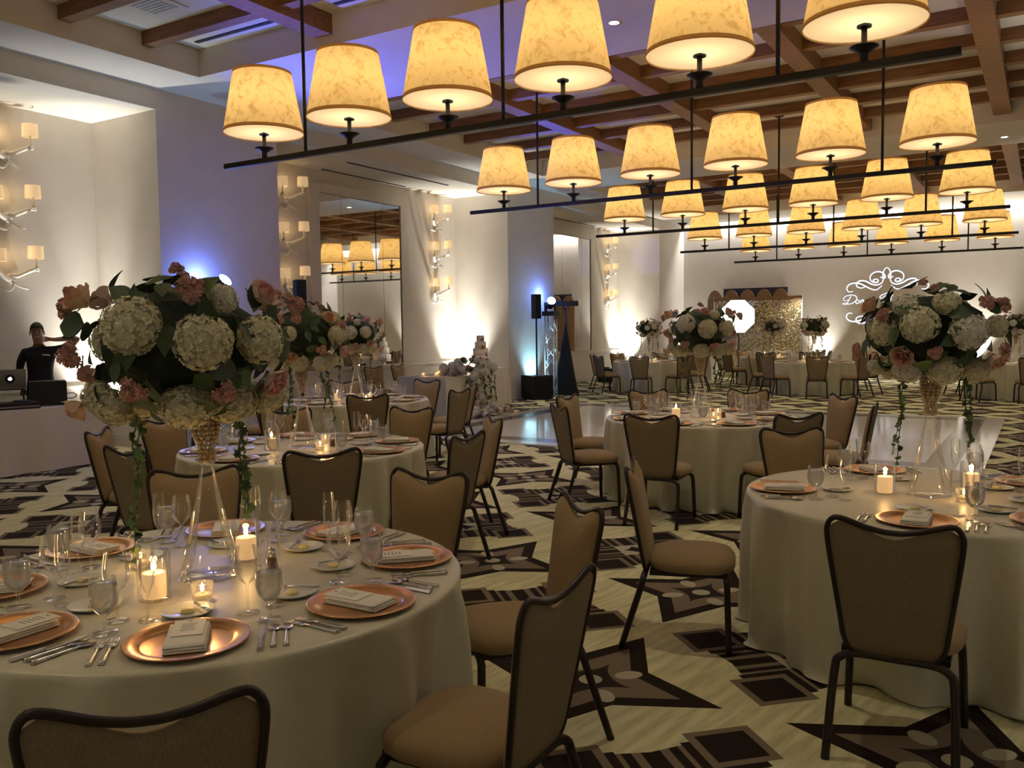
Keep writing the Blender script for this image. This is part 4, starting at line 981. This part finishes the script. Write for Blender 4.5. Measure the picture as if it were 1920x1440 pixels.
ob('equipment_case', MB().box(-0.25,0.25,-0.2,0.2,0,0.40).box(-0.2,0.2,-0.21,-0.2,0.12,0.30).box(-0.1,0.1,-0.03,0.03,0.40,0.44).mesh('equipment_case', 'black'), None, (-11.2, 23.6, 0), R(30), label='black equipment case on the floor under the far sconces', cat='case')

# ------------------------------------------------------------------ disc jockey desk and man
draped('dj_table', -11.05, -10.25, 4.3, 6.68, 0.76, 'long desk of the man in black', 'cloth_white', 9, 0.05)
ZT = 0.764
t = thing('laptop', (-10.80, 5.84, ZT+0.216), 'silver laptop seen from behind with a glowing emblem in a dark ring', 'laptop', rz=R(62))
ob('deck', MB().box(-0.17,0.17,0.0,0.24,0,0.016).mesh('deck', 'aluminium'), t); ob('lid', MB().obox((0,-0.03,0.125),(0.17,0,0),(0,0.005,0.001),(0,-0.03,0.115)).mesh('lid', 'aluminium'), t)
ob('ring', MB().lathe([(0.025,0),(0.055,0),(0.055,0.003),(0.025,0.003)], 20).mesh('ring', 'black'), t, (0.0,-0.0355,0.125), rot=(R(90+14.6),0,0))
em = MB(); em.add([(0,-0.004,0)]+[(0.022*(1+0.10*math.cos(2*a))*math.cos(a), -0.004, 0.022*math.sin(a)*(1-0.12*math.cos(a)**8)) for a in [2*PI*i/24 for i in range(24)]], [(0,1+(i+1) % 24,1+i) for i in range(24)])
em.add([(0.0,-0.004,0.022),(0.012,-0.004,0.034),(0.010,-0.004,0.024)], [(0,1,2)])
ob('emblem', em.mesh('emblem', 'led'), t, (0.0,-0.036,0.125), rot=(R(14.6),0,0))
ob('laptop_stand', MB().box(-0.15,0.15,0.02,0.22,0.20,0.215).box(-0.15,-0.13,0.02,0.22,0,0.20).box(0.13,0.15,0.02,0.22,0,0.20).mesh('laptop_stand', 'black'), None, (-10.80, 5.84, ZT), R(62), label='black laptop riser on the desk of the man', cat='stand')
t = thing('dj_controller', (-10.50, 5.58, ZT), 'black mixing console at the left edge of the desk', 'mixer', rz=R(75))
ob('chassis', MB().box(-0.36,0.36,-0.17,0.17,0,0.075).mesh('chassis', 'black'), t); ob('front_strip', MB().box(-0.35,0.35,-0.175,-0.17,0.02,0.035).mesh('front_strip', 'aluminium'), t)
for sx in (-1, 1): ob('jog_wheel', MB().lathe([(0,0.095),(0.09,0.095),(0.10,0.085),(0.10,0.075)], 24).mesh('jog_wheel', 'black', True), t, (0.2*sx,0,0))
t = thing('rack_case', (-10.62, 6.20, ZT), 'black rack case with a panel of controls right of the laptop', 'case', rz=R(62))
ob('body', MB().box(-0.20,0.20,-0.14,0.16,0,0.30).mesh('body', 'black'), t)
ob('side_panel', MB().box(0.20,0.207,-0.12,0.14,0.02,0.28).mesh('side_panel', 'slot'), t)
for k in range(5): ob('knob', MB().lathe([(0,0.012),(0.012,0.012),(0.013,0)], 10).mesh('knob', 'aluminium', True), t, (0.207, -0.06+0.05*(k % 3), 0.08+0.07*(k//3)), rot=(0,PI/2,0))
tb = catmull([(-10.5,6.33,ZT+0.12),(-10.45,6.42,ZT+0.14),(-10.45,6.47,ZT+0.10),(-10.48,6.42,ZT+0.07),(-10.52,6.34,ZT+0.08)], 5)
ob('cable_loop', MB().tube(tb, 0.006, 6).mesh('cable_loop', 'black', True), None, label='thin black cable loop beside the rack case', cat='cable')
t = thing('microphone_stand', (-11.25, 5.72, 0), 'thin black microphone stand beside the man\'s arm', 'microphone stand')
ob('foot', MB().lathe([(0,0),(0.13,0),(0.13,0.015),(0,0.02)], 20).mesh('foot', 'black'), t); ob('pole', MB().tube([(0,0,0),(0,0,1.30)], 0.009, 8).mesh('pole', 'black', True), t)
ob('microphone', MB().tube([(0,0,1.28),(0.03,-0.03,1.34),(0.07,-0.06,1.42)], [0.012,0.016,0.026], 10).mesh('microphone', 'black', True), t)

def person():
    # local frame: +y faces the camera side, x to his left (image right); skeleton -> skin modifier -> real mesh
    V = []; E = []; Rr = []
    def v(p, r): V.append(Vector((-p[0], p[1], p[2]))); Rr.append(r if isinstance(r, tuple) else (r, r)); return len(V)-1
    def chain(i0, pts):
        for p, r in pts: k = v(p, r); E.append((i0, k)); i0 = k
        return i0
    pel = v((0,0,0.96), (0.165,0.115))
    chest = chain(pel, [((0,0.0,1.10),(0.155,0.11)),((0,0.005,1.25),(0.175,0.12)),((0,0.0,1.38),(0.165,0.105))])
    neck = chain(chest, [((0,0.005,1.47),(0.075,0.07)),((-0.01,0.015,1.53),0.056)])
    head = chain(neck, [((-0.015,0.03,1.60),(0.070,0.082)),((-0.02,0.035,1.675),(0.078,0.095)),((-0.02,0.025,1.745),(0.066,0.080))])
    # his left arm (image right): raised, elbow out, hand behind the jaw
    a = chain(chest, [((0.17,0.0,1.42),0.068),((0.30,-0.01,1.46),0.054),((0.43,-0.02,1.53),0.046),((0.475,-0.01,1.575),0.043),((0.38,0.0,1.585),0.042),((0.25,0.01,1.575),0.034),((0.185,0.02,1.57),0.028),((0.125,0.03,1.575),(0.036,0.020))])
    for k, (dz, L, b_) in enumerate(((0.030,0.062,0.0),(0.012,0.072,0.006),(-0.006,0.068,0.008),(-0.023,0.054,0.006))):
        chain(a, [((0.095,0.035+b_,1.575+dz*0.9),0.0095),((0.095-L*0.6,0.045+b_,1.575+dz*1.1),0.009),((0.095-L,0.035+b_,1.575+dz*1.2),0.0075)])
    chain(a, [((0.13,0.055,1.59),0.011),((0.10,0.075,1.60),0.009),((0.075,0.08,1.605),0.008)])
    # his right arm: hanging to the desk
    a = chain(chest, [((-0.17,0.0,1.40),0.068),((-0.225,0.01,1.28),0.055),((-0.245,0.02,1.14),0.045),((-0.235,0.09,1.03),0.038),((-0.215,0.17,0.95),0.028),((-0.205,0.225,0.91),(0.038,0.020))])
    for dx, L in ((-0.028,0.055),(-0.010,0.066),(0.009,0.070),(0.026,0.060)):
        chain(a, [((-0.205+dx,0.262,0.895),0.0095),((-0.205+dx*1.1,0.262+L*0.6,0.878),0.009),((-0.205+dx*1.1,0.262+L,0.855),0.0075)])
    chain(a, [((-0.165,0.235,0.905),0.011),((-0.145,0.265,0.895),0.009)])
    for s_ in (-1, 1): chain(pel, [((0.095*s_,0,0.88),0.098),((0.11*s_,0.015,0.50),0.064),((0.115*s_,-0.01,0.12),0.042),((0.118*s_,0.02,0.045),0.044),((0.125*s_,0.13,0.03),(0.040,0.030))])
    me = D.meshes.new('person_skeleton'); me.from_pydata(V, E, []); o = D.objects.new('person_skeleton', me); COL.objects.link(o)
    m = o.modifiers.new('skin', 'SKIN'); m.use_smooth_shade = True
    for i, r in enumerate(Rr): me.skin_vertices[0].data[i].radius = r; me.skin_vertices[0].data[i].use_root = (i == 0)
    s = o.modifiers.new('sub', 'SUBSURF'); s.levels = 2; s.render_levels = 2
    dg = bpy.context.evaluated_depsgraph_get(); bm_ = D.meshes.new_from_object(o.evaluated_get(dg)); D.objects.remove(o)
    bm_.materials.clear()
    for n_ in ('skin', 'shirt', 'trousers', 'black'): bm_.materials.append(MATS[n_])
    for p in bm_.polygons:
        c = Vector((-p.center.x, p.center.y, p.center.z)); k = 0
        if c.z < 0.09: k = 3
        elif c.z < 0.98 and abs(c.x) < 0.235 and c.y < 0.14: k = 2
        elif c.z < 1.475 and abs(c.x) < 0.30 and not (c.x < -0.17 and c.z < 1.20): k = 1
        elif abs(c.x) < 0.29 and c.z < 1.50 and abs(c.x) > 0.12: k = 1
        p.material_index = k
    bm_.polygons.foreach_set('use_smooth', [True]*len(bm_.polygons)); bm_.name = 'body'
    return bm_
man = thing('person', (-11.42, 6.58, 0), 'man in a black t-shirt standing behind the desk, one hand raised to his neck', 'person', rz=R(-90-30))
man.rotation_euler[2] = math.atan2(6.58, 11.42*-1)+PI/2
body = ob('body', person(), man)
hb = MB(); n = 18; vs = []; fs = []
hc = Vector((0.02, 0.02, 1.70))
for j in range(9):
    t_ = j/8*1.9
    for i in range(n):
        a = 2*PI*i/n; lim = 1.25 if math.sin(a) > 0.3 else 1.9; tt = min(t_, lim); rr = 1+0.03*noise.noise(Vector((i, j, 1.3)))
        vs.append(hc+Vector((0.084*math.sin(tt)*math.cos(a)*rr, 0.103*math.sin(tt)*math.sin(a)*rr, 0.108*math.cos(tt)*rr)))
for j in range(8):
    for i in range(n): k = (i+1) % n; fs.append((j*n+i, (j+1)*n+i, (j+1)*n+k, j*n+k))
hb.add(vs, fs); ob('hair', hb.mesh('hair', 'hair', True), man)
fc = MB(); fc.tube([(0.02,0.115,1.685),(0.02,0.138,1.655),(0.02,0.132,1.642)], [0.008,0.014,0.010], 8); ob('nose', fc.mesh('nose', 'skin', True), man)
for s_ in (-1, 1):
    ob('eye', MB().lathe([(0,-0.006),(0.010,-0.003),(0.012,0.0),(0.010,0.003),(0,0.006)], 10).mesh('eye', 'hair', True), man, (0.02+0.030*s_, 0.118, 1.683))
    ob('eyebrow', MB().tube([(0.02+0.045*s_,0.108,1.700),(0.02+0.030*s_,0.120,1.706),(0.02+0.012*s_,0.122,1.702)], 0.004, 6).mesh('eyebrow', 'hair', True), man)
    ob('ear', MB().obox((0.02+0.082*s_, 0.02, 1.66), (0.008,0,0), (0,0.016,0), (0,0.004,0.028)).mesh('ear', 'skin'), man)
ob('mouth', MB().tube([(0.045,0.108,1.615),(0.02,0.116,1.613),(-0.005,0.108,1.615)], 0.006, 6).mesh('mouth', 'rose_pink', True), man)
ob('chest_print', MB().obox((-0.075,0.125,1.37),(0.045,0.01,0.004),(0.001,0.002,0),(0,0,0.008)).mesh('chest_print', 'card'), man)

# ------------------------------------------------------------------ photo corner at the far wall
BYq = 26.6
t = thing('sequin_backdrop', (-7.5, BYq, 0), 'gold sequin photo backdrop on a frame in front of the far wall', 'backdrop')
for x in (-1.38, 1.30): ob('post', MB().tube([(x,0,0),(x,0,2.52)], 0.022, 8).mesh('post', 'aluminium', True), t)
ob('crossbar', MB().box(-1.38,1.30,-0.03,0.03,2.38,2.50).mesh('crossbar', 'arch_wood'), t)
rn = random.Random(8); sq = MB(); 
for k in range(6200):
    x, z = rn.uniform(-1.34, 1.27), rn.uniform(0.05, 2.38); d = Vector((rn.uniform(-0.45,0.45), -1, rn.uniform(-0.45,0.45))).normalized(); u = d.orthogonal().normalized(); q = d.cross(u); s = 0.026
    c = Vector((x, -0.035+rn.uniform(-0.01,0.01), z)); sq.add([c+u*s, c+q*s, c-u*s, c-q*s], [(0,1,2,3)], 0 if rn.random() < 0.35+0.4*(x > 0.2) else 1)
ob('sequins', sq.mesh('sequins', ['sequin', 'sequin_pale']), t, kind='stuff'); ob('curtain', MB().box(-1.34,1.27,-0.015,0.0,0.02,2.38).mesh('curtain', 'sequin'), t)
light('photo_lamp', 'SPOT', (-6.1, 26.2, 2.6), 260, (1.0, 0.88, 0.66), (-6.6, 26.55, 1.3), 0.05, 90, 0.9)
ob('wall_panel', MB().box(-1.0,1.0,-0.03,0.0,0,0.85).box(-1.03,1.03,-0.02,0.0,-0.03,0.88).mesh('wall_panel', 'navy'), None, (-8.0, YF-0.01, 1.95), label='dark navy panel on the far wall above the arched screens', cat='panel')
t = thing('arched_screen', (-8.15, 27.5, 0), 'folding wooden screen with round-topped leaves behind the backdrop', 'screen')
for k in range(5):
    b = MB(); x0 = -1.25+k*0.52; n = 14; out = [(x0,0,0),(x0,0,2.35)]+[(x0+0.25-0.25*math.cos(PI*i/n),0,2.35+0.42*math.sin(PI*i/n)) for i in range(1,n)]+[(x0+0.5,0,2.35),(x0+0.5,0,0)]
    N = len(out); b.add(out+[(p[0],0.03,p[2]) for p in out], [tuple(range(N)), tuple(range(2*N-1, N-1, -1))]+[(i,(i+1) % N+0,N+(i+1) % N,N+i)[::-1] for i in range(N)]); ob('leaf_panel', b.mesh('leaf_panel', 'arch_wood'), t, (0, 0.03*(k % 2), 0))
t = thing('octagonal_softbox', (-7.75, 25.35, 0), 'glowing white octagonal softbox on a stand beside the backdrop', 'studio light')
ob('stand', MB().tube([(0,0.1,0),(0,0.1,1.75)], 0.018, 8).mesh('stand', 'black', True), t)
for k in range(3): a = 2*PI*k/3; ob('leg', MB().tube([(0,0.1,0.5),(0.45*math.cos(a),0.1+0.45*math.sin(a),0.01)], 0.012, 6).mesh('leg', 'black', True), t)
oc = [(0.52*math.cos(PI/8+i*PI/4), 0.52*math.sin(PI/8+i*PI/4)) for i in range(8)]; b = MB(); b.add([(x,-0.14,z) for x, z in oc], [tuple(range(8))])
ob('diffuser_front', b.mesh('diffuser_front', 'softbox'), t, (0,0,1.88), rot=(R(-8),0,R(15)))
b = MB(); b.add([(x,-0.138,z) for x, z in oc]+[(x*0.2,0.2,z*0.2) for x, z in oc], [(i,8+i,8+(i+1) % 8,(i+1) % 8) for i in range(8)]+[tuple(range(8,16))]); ob('shell', b.mesh('shell', 'black'), t, (0,0,1.88), rot=(R(-8),0,R(15)))
draped('prop_table', -9.6, -8.5, 25.1, 25.7, 0.80, 'small prop table left of the softbox', 'cloth_white', 12)
t = thing('panel_rack', (0.05, 24.4, 0), 'dark metal rack with tan panels at the right edge by the far wall', 'rack')
for x in (0, 0.9):
    for y in (0, 0.3): ob('upright', MB().box(x-0.015,x+0.015,y-0.015,y+0.015,0,2.65).mesh('upright', 'metal_dark'), t)
for z in (0.3, 1.05, 1.75, 2.45): ob('rail', MB().box(0,0.9,-0.012,0.012,z-0.012,z+0.012).mesh('rail', 'metal_dark'), t)
for z in (0.32, 1.07, 1.77): ob('panel', MB().box(0.03,0.87,0.0,0.02,z,z+0.66).mesh('panel', 'screen_panel'), t)

# ------------------------------------------------------------------ monogram projected on the far wall (white light drawn as thin ribbons)
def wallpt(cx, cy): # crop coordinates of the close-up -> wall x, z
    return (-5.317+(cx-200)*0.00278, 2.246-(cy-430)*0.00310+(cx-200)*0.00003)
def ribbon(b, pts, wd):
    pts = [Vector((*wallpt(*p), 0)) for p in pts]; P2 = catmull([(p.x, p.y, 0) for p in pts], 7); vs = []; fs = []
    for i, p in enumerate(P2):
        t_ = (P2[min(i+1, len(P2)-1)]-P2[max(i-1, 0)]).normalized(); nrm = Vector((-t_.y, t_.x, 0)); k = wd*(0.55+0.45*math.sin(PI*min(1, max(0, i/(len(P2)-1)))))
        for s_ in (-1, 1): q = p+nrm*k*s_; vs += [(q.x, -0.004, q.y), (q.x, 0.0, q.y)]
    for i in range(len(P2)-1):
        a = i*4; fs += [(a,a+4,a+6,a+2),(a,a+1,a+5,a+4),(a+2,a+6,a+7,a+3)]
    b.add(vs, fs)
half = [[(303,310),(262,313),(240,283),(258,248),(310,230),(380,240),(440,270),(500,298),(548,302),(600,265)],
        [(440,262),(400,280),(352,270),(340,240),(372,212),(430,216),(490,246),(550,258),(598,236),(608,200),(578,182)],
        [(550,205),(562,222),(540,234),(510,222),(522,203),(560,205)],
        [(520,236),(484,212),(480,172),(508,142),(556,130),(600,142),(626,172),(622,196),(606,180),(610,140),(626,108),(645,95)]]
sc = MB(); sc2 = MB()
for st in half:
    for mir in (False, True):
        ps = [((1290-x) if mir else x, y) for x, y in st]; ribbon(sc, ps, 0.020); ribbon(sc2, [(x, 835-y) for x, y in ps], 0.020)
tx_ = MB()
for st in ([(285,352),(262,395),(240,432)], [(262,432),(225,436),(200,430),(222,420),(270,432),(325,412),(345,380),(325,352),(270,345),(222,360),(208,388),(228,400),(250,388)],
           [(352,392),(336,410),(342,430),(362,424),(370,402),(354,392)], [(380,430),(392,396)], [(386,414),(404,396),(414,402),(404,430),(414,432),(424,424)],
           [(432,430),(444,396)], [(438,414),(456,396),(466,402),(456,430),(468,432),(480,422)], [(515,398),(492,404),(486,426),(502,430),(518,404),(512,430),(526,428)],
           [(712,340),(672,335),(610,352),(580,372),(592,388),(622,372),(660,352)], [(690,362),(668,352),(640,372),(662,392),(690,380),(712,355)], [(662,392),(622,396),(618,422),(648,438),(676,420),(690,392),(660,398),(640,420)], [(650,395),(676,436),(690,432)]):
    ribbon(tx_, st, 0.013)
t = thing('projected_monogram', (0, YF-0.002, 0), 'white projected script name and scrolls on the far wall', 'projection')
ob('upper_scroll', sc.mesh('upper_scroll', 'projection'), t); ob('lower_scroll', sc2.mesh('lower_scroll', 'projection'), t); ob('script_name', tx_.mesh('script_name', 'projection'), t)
